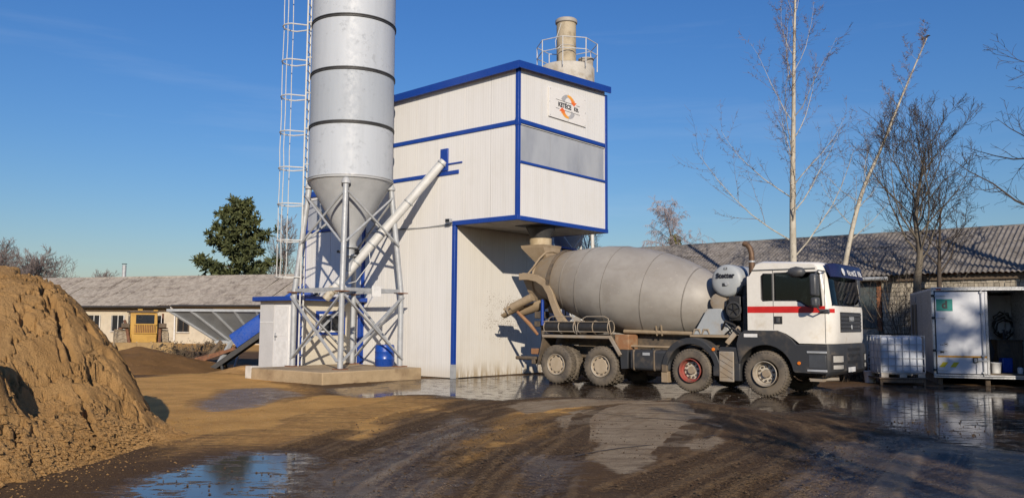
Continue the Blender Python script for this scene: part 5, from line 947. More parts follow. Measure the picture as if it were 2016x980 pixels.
# grille, bumper, lamps, plate
gx = lambda y: cabx(7.80, 1.6, y)[0]
T_('grille', MB().box(7.79,7.815,-.78,.78,1.50,1.96), 'black', .02)
for k in range(5): z = 1.515+k*.088; T_('grille_slat', MB().hexa([(7.80,-.76,z),(7.83,-.76,z),(7.83,.76,z),(7.80,.76,z),(7.80,-.76,z+.06),(7.845,-.76,z+.05),(7.845,.76,z+.05),(7.80,.76,z+.06)]), 'charcoal')
T_('grille_crest', MB().lathe([(0,.055),(.015,.05)], (7.845,0,1.62), (1,0,0), 14), 'galv', 0, 40); inst('grille_lettering', text_mesh('MAN', .15, M['galv'], .006), TR, (7.85,0,1.80), (R(90),0,R(90)))
BPRO = [(7.40,.52),(7.78,.56),(7.90,.64),(7.92,1.10),(7.86,1.235),(7.40,1.235)]
def bmpx(x, z, y): a = abs(y); return (x-(.38*max(0,(a-.80)/.46)**2.4 if x > 7.5 else 0), y, z)
bmp = MB().loft([[bmpx(x,z,y) for x, z in BPRO] for y in (-1.26,-1.24,-1.18,-1.08,-.95,-.7,0,.7,.95,1.08,1.18,1.24,1.26)]).build('bumper', M['dustgrey'], TR, 35)
def bfp(y, z, o=.006): v = Vector(bmpx(7.915, z, y)); return v+Vector((o,0,0))
for s_ in (-1, 1):
    for z0, z1, mt in ((.84,.98,'lamp_glass'),(.69,.775,'lamp_glass')):
        MB().loft([[bfp(s_*y,z0,-.02),bfp(s_*y,z1,-.02),bfp(s_*y,z1,.012),bfp(s_*y,z0,.012)] for y in (.80,.88,.96,1.04,1.12,1.17)]).build('headlight', M[mt], bmp, 30)
    MB().loft([[bfp(s_*y,z0,-.02),bfp(s_*y,z1,-.02),bfp(s_*y,z1,.008),bfp(s_*y,z0,.008)] for z0, z1 in ((.655,1.01),) for y in (.76,.86,.96,1.06,1.15,1.21)]).build('lamp_surround', M['black'], bmp, 30)
for z in (.80,.95,1.08): MB().box(7.90,7.93,-.45,.45,z,z+.06).build('bumper_slot', M['black'], bmp)
MB().box(7.925,7.935,-.46,.06,.60,.71).build('number_plate', M['white'], bmp)
# drum
ax_d = Vector((-math.cos(R(9.4)), 0, math.sin(R(9.4)))); d0 = Vector((4.32,0,2.14))
prof = [(0,.0001),(.0,.50),(.10,.60),(.26,.76),(.6,.905),(1.1,1.06),(1.7,1.17),(2.25,1.215),(2.95,1.215),(3.5,1.155),(4.1,1.03),(4.7,.885),(5.02,.80),(5.35,.70),(5.6,.62),(5.66,.60)]
drum = MB().lathe(prof, d0, ax_d, 72, cap=False).build('drum', M['drum'], TR, 50)
for t, r_ in ((.62,.916),(1.7,1.172),(2.9,1.217),(3.85,1.09),(4.45,.953)): MB().lathe([(t-.02,r_-.012),(t-.008,r_+.005),(t+.008,r_+.005),(t+.02,r_-.012)], d0, ax_d, 72, cap=False).build('weld_seam', M['seam'], drum, 60)
MB().lathe([(4.88,.80),(4.88,.875),(4.99,.875),(4.99,.80)], d0, ax_d, 64, cap=False).build('roller_ring', M['chassis'], TR, 30); MB().lathe([(-.16,.0001),(-.16,.30),(0,.40)], d0, ax_d, 28, cap=False).build('drum_hub', M['dustgrey'], drum, 40)
MB().lathe([(5.66,.60),(5.70,.63),(5.74,.60),(5.70,.56),(5.5,.52),(5.0,.5)], d0, ax_d, 48, cap=False).build('drum_mouth', M['tan'], drum, 40)
for y in (-.45,.45): T_('drum_roller', MB().lathe([(-.09,.12),(.09,.12)], (-.62,y*1.15,2.07), (1,0,-.16), 16), 'chassis', 0, 40)
# front drum pedestal, gear motor and coolers behind the cab
T_('pedestal', MB().hexa([(3.95,-.80,1.40),(4.95,-.80,1.40),(4.95,-.35,1.40),(3.95,-.35,1.40),(4.33,-.78,2.05),(4.72,-.78,2.05),(4.72,-.35,2.05),(4.33,-.35,2.05)]), 'pedestal', .02); T_('pedestal', MB().hexa([(3.95,.35,1.40),(4.95,.35,1.40),(4.95,.80,1.40),(3.95,.80,1.40),(4.33,.35,2.05),(4.72,.35,2.05),(4.72,.78,2.05),(4.33,.78,2.05)]), 'pedestal', .02)
T_('pedestal_foot', MB().box(3.9,5.05,-.88,-.36,1.34,1.40), 'tan', .01); T_('gear_motor', MB().lathe([(0,.30),(.12,.32),(.14,.26),(.34,.26),(.36,.18),(.6,.18)], (4.40,0,2.12), (1,0,-.16), 24), 'pedestal', 0, 40)
T_('gear_cover', MB().lathe([(-.02,.22),(.1,.22),(.12,.15)], (4.62,-.62,2.22), (0,-1,0), 20), 'mudguard', 0, 40); T_('oil_cooler', MB().box(4.98,5.30,-.95,.3,1.75,2.35), 'black', .03); T_('cooler_fan', MB().lathe([(0,.19),(.05,.20),(.06,.16),(.02,.15)], (5.14,-.96,2.02), (0,-1,0), 22), 'dark', 0, 40)
for k in range(5): a = R(18+72*k); T_('fan_blade', MB().beam((5.14,-.99,2.02),(5.14+.15*math.cos(a),-.99,2.02+.15*math.sin(a)),.01,.06,(0,1,0)), 'black')
T_('air_filter', MB().tube((5.35,-.55,1.55),(5.35,-.55,2.6), .17, None, 16), 'black', 0, 40); T_('cab_back_frame', MB().box(5.36,5.5,-1.0,1.0,1.5,2.35), 'black', .03)
T_('hydraulic_hose', MB().path([(4.7,-.75,1.5),(4.9,-.95,1.75),(5.1,-.9,1.65),(5.3,-.95,1.45)], .03, 7).path([(4.85,-.85,1.42),(5.1,-1.0,1.58),(5.35,-1.0,1.4)], .025, 7), 'black', 0, 40)
T_('fender_brace', MB().beam((4.95,-1.0,1.2),(5.25,-.9,1.6),.05,.12), 'mudguard', .01); T_('mount_clamp', MB().path([(3.95,-.78,1.42),(4.0,-.80,1.53),(4.12,-.80,1.53),(4.16,-.78,1.42)], .03, 7).path([(4.2,-.78,1.42),(4.25,-.80,1.53),(4.36,-.80,1.53),(4.4,-.78,1.42)], .03, 7), 'mudguard', 0, 40)
# water tank with lettering
wt = MB().lathe([(-1.35,.0001),(-1.35,.32),(-1.30,.385),(-1.22,.405),(0,.405),(.05,.39),(.09,.33),(.115,.20),(.12,.0001)], (4.86,-.72,2.74), (0,-1,0), 36).build('water_tank', M['pedestal'], TR, 50)
for t in (-.30,-1.0): MB().lathe([(t-.04,.404),(t-.04,.413),(t+.04,.413),(t+.04,.404)], (4.86,-.72,2.74), (0,-1,0), 36, cap=False).build('tank_band', mk('blue_grey_band', (.07,.09,.14), None, 4, .5), wt, 30)
inst('tank_lettering', text_mesh('Stetter', .17, M['ink'], .008), wt, (4.86,-.848,2.86), (R(86),0,0)); inst('tank_emblem', MB().box(-.045,.045,-.03,.03,0,.003).mesh('tank_emblem', M['ink']), wt, (4.86,-.822,3.04), (R(70),0,0)); inst('tank_emblem', MB().box(-.03,.03,-.016,.016,.003,.005).mesh('tank_emblem', M['pedestal']), wt, (4.86,-.8235,3.04), (R(70),0,0))
MB().lathe([(0,.05),(.03,.045)], (4.90,-.838,2.66), (0,-1,0), 14).build('tank_valve', M['galv'], wt, 40); T_('tank_cradle', MB().box(4.6,5.1,-.7,-.6,2.1,2.42).box(4.6,5.1,.2,.3,2.1,2.42), 'chassis', .01); T_('tank_valve', MB().box(4.78,4.86,-.85,-.838,2.60,2.68), 'dustgrey', .01, None, wt)
# exhaust
T_('exhaust_pipe', MB().path([(5.46,-.62,1.6),(5.46,-.62,3.22)], .075, 14).path([(5.46,-.62,3.2),(5.46,-.62,3.40),(5.42,-.62,3.53),(5.36,-.62,3.61),(5.26,-.62,3.66)], [.068,.068,.066,.066,.07], 14), 'exh', 0, 40); T_('exhaust_clamp', MB().lathe([(3.18,.08),(3.22,.08)], (5.46,-.62,0), (0,0,1), 16), 'galv', 0, 40)
# rear: inlet hopper, discharge arms, chutes, beam
hop = MB().loft([[(-1.86,-.46,3.98),(-1.0,-.46,3.98),(-1.0,.46,3.98),(-1.86,.46,3.98)],[(-1.84,-.44,3.90),(-1.02,-.44,3.90),(-1.02,.44,3.90),(-1.84,.44,3.90)],[(-1.42,-.22,3.42),(-1.0,-.22,3.42),(-1.0,.22,3.42),(-1.42,.22,3.42)]], cap=False).build('inlet_hopper', M['tan'], TR); m_ = hop.modifiers.new('t','SOLIDIFY'); m_.thickness = .02
clm = glass_mat('clear_strip_curtain', (.62,.52,.36), .25)
hb = MB().path([(-1.45+.33*math.cos(a), .33*math.sin(a), 3.98) for a in [2*math.pi*k/24 for k in range(24)]], .02, 6, closed=True).build('hopper_rim', M['tan'], hop, 40)
MB().lathe([(3.98,.335),(4.20,.34)], (-1.45,0,0), (0,0,1), 24, cap=False).build('splash_collar', mk('pale_splash_collar', (.52,.43,.29), (.40,.31,.19), 7, .6), hop, 40)
RA = lambda y, w: MB().loft([[Vector((x,y-w,z)), Vector((x,y+w,z)), Vector((x+nx,y+w,z+nz)), Vector((x+nx,y-w,z+nz))] for x, z, nx, nz in ((-1.62,2.92,0,.20),(-1.30,2.92,.02,.20),(-1.0,2.86,.07,.19),(-.76,2.72,.14,.15),(-.60,2.50,.18,.10),(-.48,2.2,.20,.05),(-.34,1.9,.22,.05),(-.15,1.62,.30,.03),(-.02,1.38,.42,.0))])
for y in (-.80,.80): RA(y, .05).build('discharge_arm', M['tan'], TR, 45, .012)
T_('rear_cross_beam', MB().box(-1.62,-1.42,-.80,.80,2.93,3.10), 'tan', .02); T_('cross_beam', MB().box(-.35,.25,-.86,.86,1.36,1.46), 'chassis', .01)
guard = MB().path([(-1.58,-.70,3.12),(-1.38,-.72,3.10),(-1.22,-.66,3.30),(-1.08,-.55,3.56),(-1.02,-.30,3.76),(-1.0,0,3.80),(-1.02,.30,3.76),(-1.08,.55,3.56),(-1.22,.66,3.30),(-1.38,.72,3.10)], .03, 8); T_('mouth_guard', guard, 'tan', 0, 40)
fun = MB().loft([[(-1.72,-.50,2.95),(-1.0,-.50,2.95),(-1.0,.50,2.95),(-1.72,.50,2.95)],[(-1.62,-.40,2.6),(-1.05,-.40,2.6),(-1.05,.40,2.6),(-1.62,.40,2.6)],[(-1.50,-.24,2.32),(-1.12,-.24,2.32),(-1.12,.24,2.32),(-1.50,.24,2.32)]], cap=False).build('discharge_funnel', M['tan'], TR); m_ = fun.modifiers.new('t','SOLIDIFY'); m_.thickness = .02
def trough(p, q_, r0, r1, up=Vector((0,0,1)), t=.02, n=12, wrap=190):
    p = Vector(p); q_ = Vector(q_); d = (q_-p).normalized(); a = d.cross(up).normalized(); b = a.cross(d).normalized(); rings_ = []
    for c, r_ in ((p,r0),(p.lerp(q_,.5),(r0+r1)/2),(q_,r1)):
        o_ = [c+a*(r_*math.cos(R(-(wrap-180)/2+180+wrap*k/n)))+b*(r_*math.sin(R(-(wrap-180)/2+180+wrap*k/n))) for k in range(n+1)]; i_ = [c+a*((r_-t)*math.cos(R(-(wrap-180)/2+180+wrap*k/n)))+b*((r_-t)*math.sin(R(-(wrap-180)/2+180+wrap*k/n))) for k in range(n, -1, -1)]; rings_.append(o_+i_)
    return MB().loft(rings_)
T_('swivel_chute', trough((-1.15,-.05,2.38),(-1.98,-.35,2.06), .27, .22), 'tan', 0, 40); fo = T_('folding_chute', trough((-1.70,-.60,2.30),(-2.35,-.72,1.98), .20, .20, Vector((0,-.6,1))), 'tan', 0, 40)
T_('chute_tube', MB().tube((-1.28,-.62,2.42),(-1.95,-.74,2.12), .125, None, 16), 'tan', 0, 40); T_('chute_hinge', MB().path([(-2.0,-.85,2.25),(-2.05,-.92,2.08),(-2.0,-.85,1.93)], .022, 6), 'mudguard', 0, 40, fo)
T_('chute_strut', MB().path([(-1.85,-.62,2.0),(-1.50,-.45,1.62),(-1.28,-.35,1.32)], [.045,.06,.04], 8), 'tanrust', 0, 40); T_('swivel_post', MB().tube((-1.2,-.2,1.0),(-1.2,-.2,2.3), .06, None, 10), 'chassis', 0, 40); T_('swivel_arm', MB().box(-1.35,-.85,-.45,-.1,1.55,1.72).box(-1.3,-1.0,-.5,-.15,1.8,2.0), 'chassis', .02); T_('blue_cylinder', MB().tube((-1.0,-.5,1.6),(-1.0,-.5,2.35), .05, None, 10), 'blue', 0, 40)
for y in (-.28,.28): T_('ladder_rail', MB().tube((-1.02,y+.42,.55),(-1.02,y+.42,3.0), .02, None, 6), 'dark')
T_('rear_beam', MB().tube((-1.60,-.95,.66),(-.62,-.95,.66), .055, None, 10).box(-.66,-.5,-1.02,-.4,.5,.82), 'chassis', 0, 40); T_('tail_lamp_bar', MB().box(-1.0,-.62,-1.05,-.62,.78,.94), 'tanrust', .01); T_('rear_bumper', MB().box(-1.02,-.9,-1.0,1.0,.5,.66), 'chassis', .01); T_('tail_lamp', MB().box(-1.04,-1.0,-1.0,-.72,.80,.90), 'red')

# the short day cab: draw its nose in to its true overhang
NOSE = lambda x: x if x < 7.4 else 7.4+(x-7.4)*.46
for o_ in list(TR.children_recursive):
    if o_.type != 'MESH': continue
    if o_.location.length > .01:
        if o_.location.x > 7.4: o_.location.x = NOSE(o_.location.x)
    elif max((v.co.x for v in o_.data.vertices), default=0) > 7.4:
        for v in o_.data.vertices: v.co.x = NOSE(v.co.x)
# ------------------------------------------------------------------ wheel loader (local -y faces the yard)
M['loader'] = mk('faded_yellow_paint', (.50,.29,.055), (.41,.23,.042), 3, .5, 0, dirt=(.25,.16,.06), dscale=5, dlo=.55, dhi=.75); M['bucket'] = mk('worn_bucket_steel', (.36,.24,.10), (.28,.18,.075), 4, .6)
WL = thing('wheel_loader', 'small old yellow wheel loader with its wide bucket down behind the dark heap', 'wheel loader', (-17.55,40.2,0), R(29))
L_ = lambda nm, mb, mat, bev=0, sm_=None, par=None: mb.build(nm, M[mat], par or WL, sm_, bev)
cb_ = L_('cab', MB().hexa([(-.60,.3,.62),(.60,.3,.62),(.58,2.0,.62),(-.58,2.0,.62),(-.62,.35,2.02),(.58,.35,2.02),(.56,1.9,2.02),(-.60,1.9,2.02)]), 'loader', .03)
L_('cab_roof', MB().box(-.66,.62,.28,1.98,2.03,2.12), 'oldwood', .02, None, cb_); L_('work_lamp', MB().box(-.32,-.10,.26,.4,2.12,2.2), 'loader', .02, None, cb_); L_('work_lamp', MB().box(.38,.58,.26,.4,2.1,2.17), 'loader', .02, None, cb_)
w_ = L_('front_window', MB().hexa([(-.38,.325,1.50),(.44,.325,1.50),(.44,.36,1.50),(-.38,.36,1.50),(-.38,.335,1.93),(.44,.335,1.93),(.44,.37,1.93),(-.38,.37,1.93)]), 'pane', 0, None, cb_); L_('side_window', MB().box(-.625,-.60,.5,1.6,1.42,1.95), 'pane', 0, None, cb_)
L_('steering_wheel', MB().path([(-.20+.1*math.cos(a),.31,1.80+.09*math.sin(a)) for a in [2*math.pi*k/12 for k in range(12)]], .018, 5, closed=True), 'black', 0, 40, cb_)
L_('grille_back', MB().box(-.42,.50,.27,.31,1.06,1.44), 'rust', 0, None, cb_)
for k in range(12): x = -.40+k*.078; L_('grille_bar', MB().box(x,x+.03,.235,.27,1.05,1.45), 'loader', 0, None, cb_)
L_('grille_rail', MB().box(-.46,.54,.225,.275,1.02,1.06).box(-.46,.54,.225,.275,1.44,1.48), 'loader', 0, None, cb_); L_('nose', MB().box(-.55,.55,.12,.34,.55,1.0), 'loader', .03); L_('rear_engine', MB().box(-.55,.55,2.0,3.6,.7,1.45), 'loader', .05)
def ag_tyre():
    b = MB(); r = .60; h = .22; b.lathe([(-h*.5,.28),(-h,.34),(-h,.50),(-h*.8,.57),(h*.8,.57),(h,.50),(h,.34),(h*.5,.28)], (0,0,0), (1,0,0), 28, cap=False)
    for k in range(14):
        for s_ in (-1,1):
            a = 2*math.pi*(k+(.5 if s_ > 0 else 0))/14; b.hexa([(xx, rr*math.cos(aa), rr*math.sin(aa)) for rr in (.55,.605) for aa, xx in ((a,s_*.0),(a+.10,s_*.0),(a+.28,s_*h),(a+.18,s_*h))])
    return b.mesh('wheel', mk('dusty_farm_tyre', (.36,.29,.20), (.20,.155,.105), 7, .9), 45)
tm_ = ag_tyre(); hubm = MB().lathe([(-.12,.0001),(-.12,.27),(.12,.27),(.12,.0001)], (0,0,0), (1,0,0), 16).mesh('hub', M['loader'], 40)
for x, y in ((-.92,.85),(.92,.85),(-.92,2.9),(.92,2.9)): w_ = inst('wheel', tm_, WL, (x,y,.60)); inst('hub', hubm, w_)
for s_ in (-1,1): L_('lift_arm', MB().path([(s_*.78,1.5,1.62),(s_*.74,.6,1.25),(s_*.66,-.1,.55)], .075, 8), 'rust', 0, 40); L_('fender', arch(0,.64,.68,25,150,0,.42).box(0,0,0,0,0,0) if False else MB().box(min(s_*.72,s_*1.1),max(s_*.72,s_*1.1),.5,1.3,1.24,1.3), 'rust', .02); L_('side_step', MB().box(min(s_*.66,s_*1.0),max(s_*.66,s_*1.0),.35,.6,1.30,1.52), 'oldwood', .02)
L_('exhaust', MB().tube((.95,1.5,1.3),(.95,1.5,2.0), .05, None, 8), 'rust', 0, 40); L_('hydraulic_ram', MB().tube((-.35,.6,.95),(-.3,-.1,.4), .05, None, 8), 'galv', 0, 40); L_('hydraulic_ram', MB().tube((.35,.6,.95),(.3,-.1,.4), .05, None, 8), 'galv', 0, 40)
bk_ = [(-.05,.52),(-.1,.62),(-.16,.60),(-.16,.30),(-.35,.12),(-.95,.02),(-.95,-.01),(-.2,.02),(-.05,.12)]
L_('bucket', MB().prism([(y,z) for y, z in bk_], 'x', -1.28, 1.28), 'bucket'); 
for s_ in (-1,1): L_('bucket_side', MB().prism([(-.05,.62),(-.5,.52),(-.95,.06),(-.95,-.01),(-.05,.0)], 'x', *sorted((s_*1.285, s_*1.31))), 'bucket')
for x in (-.4,.45): L_('bucket_rib', MB().box(x,x+.05,-.20,-.13,.1,.56), 'bucket')
# ------------------------------------------------------------------ aggregate hopper and belt conveyor
AH = thing('aggregate_hopper', 'grey steel aggregate hopper with ribbed sloping sides beside the hut', 'hopper', (-9.4,30.0,0), R(-6))
tp = [(-2.65,-.7,2.02),(3.0,-.7,2.02),(3.0,1.6,2.02),(-2.65,1.6,2.02)]; bt = [(-1.25,.15,.98),(2.2,.15,.98),(2.2,.75,.98),(-1.25,.75,.98)]
hp = MB().loft([tp, bt], cap=False).build('bin', mk('grey_hopper_steel', (.26,.275,.285), (.21,.22,.23), 2.5, .45, .3, dirt=(.30,.23,.14), dscale=3, dlo=.58, dhi=.85), AH); m_ = hp.modifiers.new('t','SOLIDIFY'); m_.thickness = .02
MB().beam((-2.7,-.72,2.03),(3.05,-.72,2.03),.07,.09).beam((-2.67,-.7,2.03),(-2.67,1.6,2.03),.07,.09).beam((-2.7,1.62,2.03),(3.05,1.62,2.03),.07,.09).build('rim', M['galv'], AH)
for i in range(8):
    f = i/7; a = Vector(tp[0]).lerp(Vector(tp[1]), f); c = Vector(bt[0]).lerp(Vector(bt[1]), f); MB().beam(a+Vector((0,-.03,0)), c+Vector((0,-.03,-.02)), .06, .06, (1,0,0)).build('rib', M['galv'], AH)
for i in (1,2): f = i/3; a = Vector(tp[3]).lerp(Vector(tp[0]), f); c = Vector(bt[3]).lerp(Vector(bt[0]), f); MB().beam(a+Vector((-.03,0,0)), c+Vector((-.03,0,-.02)), .06, .06, (0,1,0)).build('rib', M['galv'], AH)
MB().box(-1.3,2.25,.10,.80,.86,.97).build('bottom_frame', M['galv'], AH, bevel=.01)
for p, q_, w in (((-1.0,.0,.95),(-1.55,-.5,.0),.10),((-.6,.0,.95),(-.9,-.55,.0),.12),((-.2,-.05,.95),(-.25,-.5,.02),.06),((1.6,.0,.95),(1.9,-.4,.0),.1),((-1.0,.9,.95),(-1.5,1.4,.0),.1),((1.6,.9,.95),(1.9,1.4,.0),.1)): MB().beam(p, q_, w).build('leg', M['oldwood' if w == .10 else 'galv'], AH)
for p, q_ in (((-1.9,-.45,.12),(-.2,-.35,.75)),((-1.8,-.3,.3),(.2,-.3,.82)),((-2.2,-.2,.05),(-.8,-.2,.6))): MB().beam(p, q_, .05, .1).build('brace', M['rust'], AH)
CV = thing('belt_conveyor', 'inclined belt conveyor with a bright blue cover rising behind the hut', 'conveyor', (-9.75,28.9,0), R(4))
sl_ = Vector((2.6,0,1.9)).normalized()
def along(t, y, n): v = sl_*t; nn = Vector((-sl_.z,0,sl_.x)); return Vector((0,y,.72))+v+nn*n
cv_ = MB().loft([[along(t,-.32,-.20),along(t,-.34,.08),along(t,-.28,.30),along(t,0,.36),along(t,.28,.30),along(t,.34,.08),along(t,.32,-.20)] for t in (.35,.42,1.2,1.26,2.4,3.4)]).build('cover', M['blue_plastic'], CV, 50)
for y in (-.34,.34): MB().beam(along(-1.3,y,-.30), along(3.6,y,-.30), .06, .16).build('frame_rail', M['black'], CV)
MB().loft([[along(t,-.3,-.27),along(t,.3,-.27),along(t,.3,-.24),along(t,-.3,-.24)] for t in (-1.2,3.5)]).build('belt', M['dark'], CV)
for t in (-1.2,): MB().tube(along(t,-.33,-.26), along(t,.33,-.26), .13, None, 14).build('tail_drum', M['dark'], CV, 40)
for t, y in ((-.4,-.3),(-.4,.3),(1.3,-.3),(1.3,.3),(2.6,-.3),(2.6,.3)): p = along(t,y,-.36); MB().beam(p, (p.x+.05,p.y,0), .07).build('support', M['black'], CV)
MB().beam(along(1.3,-.3,-.4), (along(2.6,-.3,0).x,-.3,.1), .05).build('brace', M['black'], CV)
# ------------------------------------------------------------------ box body standing on the ground (local x along the rear face, y into the box)
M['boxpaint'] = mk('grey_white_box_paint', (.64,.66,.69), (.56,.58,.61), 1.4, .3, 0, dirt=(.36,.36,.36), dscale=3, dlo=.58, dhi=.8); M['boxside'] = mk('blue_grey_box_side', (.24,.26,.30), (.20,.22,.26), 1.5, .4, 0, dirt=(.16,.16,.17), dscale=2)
M['alu'] = mk('aluminium_profile', (.55,.56,.57), (.45,.46,.47), 5, .35, .6)
BX = thing('box_body', 'white insulated box body with one rear door open standing on the ground as a store', 'box body', (12.05,24.0,0), R(-19))
K = lambda nm, mb, mat, bev=0, sm_=None, par=None: mb.build(nm, M[mat], par or BX, sm_, bev)
WB, LB, Z0, Z1 = 2.6, 5.0, .30, 2.68
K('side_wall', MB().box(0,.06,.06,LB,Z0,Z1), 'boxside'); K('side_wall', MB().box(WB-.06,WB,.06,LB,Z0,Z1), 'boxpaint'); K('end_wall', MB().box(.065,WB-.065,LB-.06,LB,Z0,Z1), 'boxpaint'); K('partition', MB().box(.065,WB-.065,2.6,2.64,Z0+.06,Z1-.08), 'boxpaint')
K('roof', MB().box(0,WB,.02,LB,Z1+.002,Z1+.06), 'boxpaint'); K('floor', MB().box(.065,WB-.065,.06,LB-.07,Z0-.06,Z0+.04), 'chassis')
for z0, z1 in ((.20,.24),(.255,.30),(Z1-.02,Z1+.03),(Z1+.035,Z1+.075)): K('rear_rail', MB().box(-.02,WB+.02,-.05,.055,z0,z1), 'alu', .006)
for x0 in (-.02, WB-.05): K('corner_pillar', MB().box(x0,x0+.07,-.04,.055,.302,Z1-.022), 'alu', .01)
K('marker_lamp', MB().box(.10,.24,-.056,-.051,Z1+.0,Z1+.028), 'red')
for x in (.1,1.3,2.45): K('skid', MB().box(x,x+.12,.1,LB-.1,0,.235), 'oldwood')
for y0 in (3.35,4.1): K('side_vent', MB().box(-.012,-.002,y0,y0+.5,1.15,2.35), 'black')
K('side_hatch', MB().box(-.015,-.003,3.5,4.4,2.42,2.6), 'boxside')
dr_ = K('closed_door', MB().box(.075,1.33,-.042,.0,.32,Z1-.06), 'boxpaint', .012)
K('door_seal', MB().box(.052,.073,-.045,.0,.31,Z1-.05), 'black', 0, None, dr_); K('door_edge', MB().box(1.333,1.40,-.05,.02,.31,Z1-.05), 'alu', .006, None, dr_)
K('locking_bar', MB().tube((1.24,-.075,.27),(1.24,-.075,Z1-.0), .017, None, 8), 'alu', 0, 40, dr_)
for z in (.34,.80,2.0,Z1-.10): K('bar_guide', MB().box(1.20,1.28,-.098,-.042,z,z+.05), 'alu', .005, None, dr_)
K('handle_box', MB().box(.98,1.10,-.10,-.044,.64,.78), 'black', .01, None, dr_); K('handle_box', MB().box(1.0,1.08,-.104,-.101,.66,.76), 'alu', .0, None, dr_); K('lock_lever', MB().box(1.10,1.34,-.09,-.06,.68,.71).box(1.06,1.075,-.075,-.06,.34,.62), 'alu', 0, None, dr_)
for z in (2.50,1.87,.95,.40): h_ = K('hinge', MB().box(.0,.34,-.062,-.043,z,z+.022), 'alu', .004, None, dr_); K('hinge_knuckle', MB().box(-.03,.06,-.07,-.043,z-.02,z+.05), 'black', .006, None, dr_)
gs = MB().box(.10,.52,-.046,-.0435,2.08,2.42).build('green_sticker', mk('green_sticker_print', (.0,.20,.17), (.0,.16,.14), 3, .5), dr_)
def btx(t, x, z, s_, b=.004): return inst('lettering', text_mesh(t, s_, M['ink'], b), dr_, (x,-.0485,z), (R(90),0,0))
btx('d', .315, 2.25, .30, .012); btx('80', .21, .93, .10, .006)
K('yellow_stripe', MB().box(.10,1.36,-.0455,-.0435,.775,.825), 'yellow', 0, None, dr_).data.materials[0] = solid('amber_stripe_print', (.62,.30,.02))
for x in (.12,.40): K('hazard_stripe', MB().prism([(x,.50),(x+.14,.50),(x+.24,.64),(x+.10,.64)], 'y', -.0455, -.0435), 'yellow', 0, None, dr_)
inst('round_sticker', MB().path([(.05*math.cos(a), .05*math.sin(a), 0) for a in [2*math.pi*k/20 for k in range(20)]], .004, 4, closed=True).mesh('round_sticker', M['ink']), dr_, (.315,-.045,1.145), (R(90),0,0)); K('label_marks', MB().box(.285,.345,-.0455,-.0435,1.13,1.16).box(.17,.20,-.0455,-.0435,1.115,1.135).box(.21,.25,-.0455,-.0435,1.115,1.135), 'ink', 0, None, dr_)
od = K('open_door', MB().box(WB+.02,WB+.06,-1.28,-.06,.32,Z1-.06), 'boxpaint', .012)
# what is kept inside
def Bx(x, y, z=Z0+.04): c, s = math.cos(R(-19)), math.sin(R(-19)); return (12.05+x*c-y*s, 24.0+x*s+y*c, z)
def bucket(name, label, loc, mat, s=1.0, cat='bucket'):
    o = thing(name, label, cat, loc); b = MB().lathe([(0,.0001),(0,.125*s),(.27*s,.155*s),(.28*s,.165*s),(.30*s,.165*s),(.30*s,.148*s),(.02,.118*s),(.02,.0001)], (0,0,0), (0,0,1), 22, cap=False).build('body', mat, o, 40)
    MB().path([(.16*s*math.cos(a), .0, .27*s-.14*s*math.sin(a)) for a in [math.pi*k/10 for k in range(11)]], .006, 5).build('handle', M['galv'], o); return o
bucket('bucket', 'white plastic bucket standing inside the open box body', Bx(1.62,.42), M['white']); bucket('bucket', 'pale bucket on bare ground beside the water tank stand', (10.45,24.55,0), M['white'], 1.15)
tl = thing('shovel', 'long-handled shovel leaning inside the open box body', 'shovel', Bx(1.60,.75)); MB().tube((0,0,.05),(-.02,.25,1.15), .018, None, 8).build('handle', M['oldwood'], tl, 40); MB().prism([(-.11,0),(.11,0),(.12,.25),(0,.30),(-.12,.25)], 'y', -.01, .01).build('blade', M['dark'], tl)
tl = thing('broom', 'upright broom leaning inside the box body beside the door', 'broom', Bx(1.45,1.3)); MB().tube((0,0,.05),(.0,.2,1.75), .016, None, 8).build('handle', M['black'], tl, 40); MB().box(-.2,.2,-.03,.03,0,.1).build('head', M['black'], tl, bevel=.01)
tl = thing('wheelbarrow', 'dark wheelbarrow tipped up on end inside the box body', 'wheelbarrow', Bx(1.40,1.0)); MB().loft([[(-.28,0,.1),(.28,0,.1),(.28,.12,.1),(-.28,.12,.1)],[(-.34,-.1,.6),(.34,-.1,.6),(.34,.15,.6),(-.34,.15,.6)],[(-.24,0,1.0),(.24,0,1.0),(.24,.12,1.0),(-.24,.12,1.0)]]).build('tray', M['dark'], tl, bevel=.03); MB().lathe([(-.04,.18),(.04,.18)], (0,.3,.2), (1,0,0), 18).build('wheel', M['tyre'], tl, 40); MB().beam((-.25,.2,.1),(-.25,.2,1.2),.03).beam((.25,.2,.1),(.25,.2,1.2),.03).build('frame', M['rust'], tl)
tl = thing('work_bench', 'brown wooden cabinet standing inside the box body', 'cabinet', Bx(2.0,1.5)); MB().box(-.28,.45,-.3,.3,0,.88).build('body', M['oldwood'], tl, bevel=.01); MB().box(-.32,.48,-.34,.34,.885,.93).build('top', M['oldwood'], tl, bevel=.01); MB().box(-.24,.08,-.325,-.302,.08,.8).build('door', M['chassis'], tl, bevel=.005)
tl = thing('blue_canister', 'blue plastic canister on the box body floor beside the cabinet', 'canister', Bx(1.95,.75)); MB().box(-.15,.15,-.1,.1,0,.42).build('body', M['blue_plastic'], tl, bevel=.03); MB().lathe([(.42,.03),(.47,.03)], (.08,0,0), (0,0,1), 10).build('cap', M['black'], tl, 40)
tl = thing('jar', 'small pale jar on the box body floor beside the cabinet', 'jar', Bx(2.25,.5)); MB().lathe([(0,.07),(.14,.08),(.17,.05)], (0,0,0), (0,0,1), 14).build('body', M['white'], tl, 40); MB().lathe([(.17,.055),(.2,.055)], (0,0,0), (0,0,1), 14).build('lid', M['dark'], tl, 40)
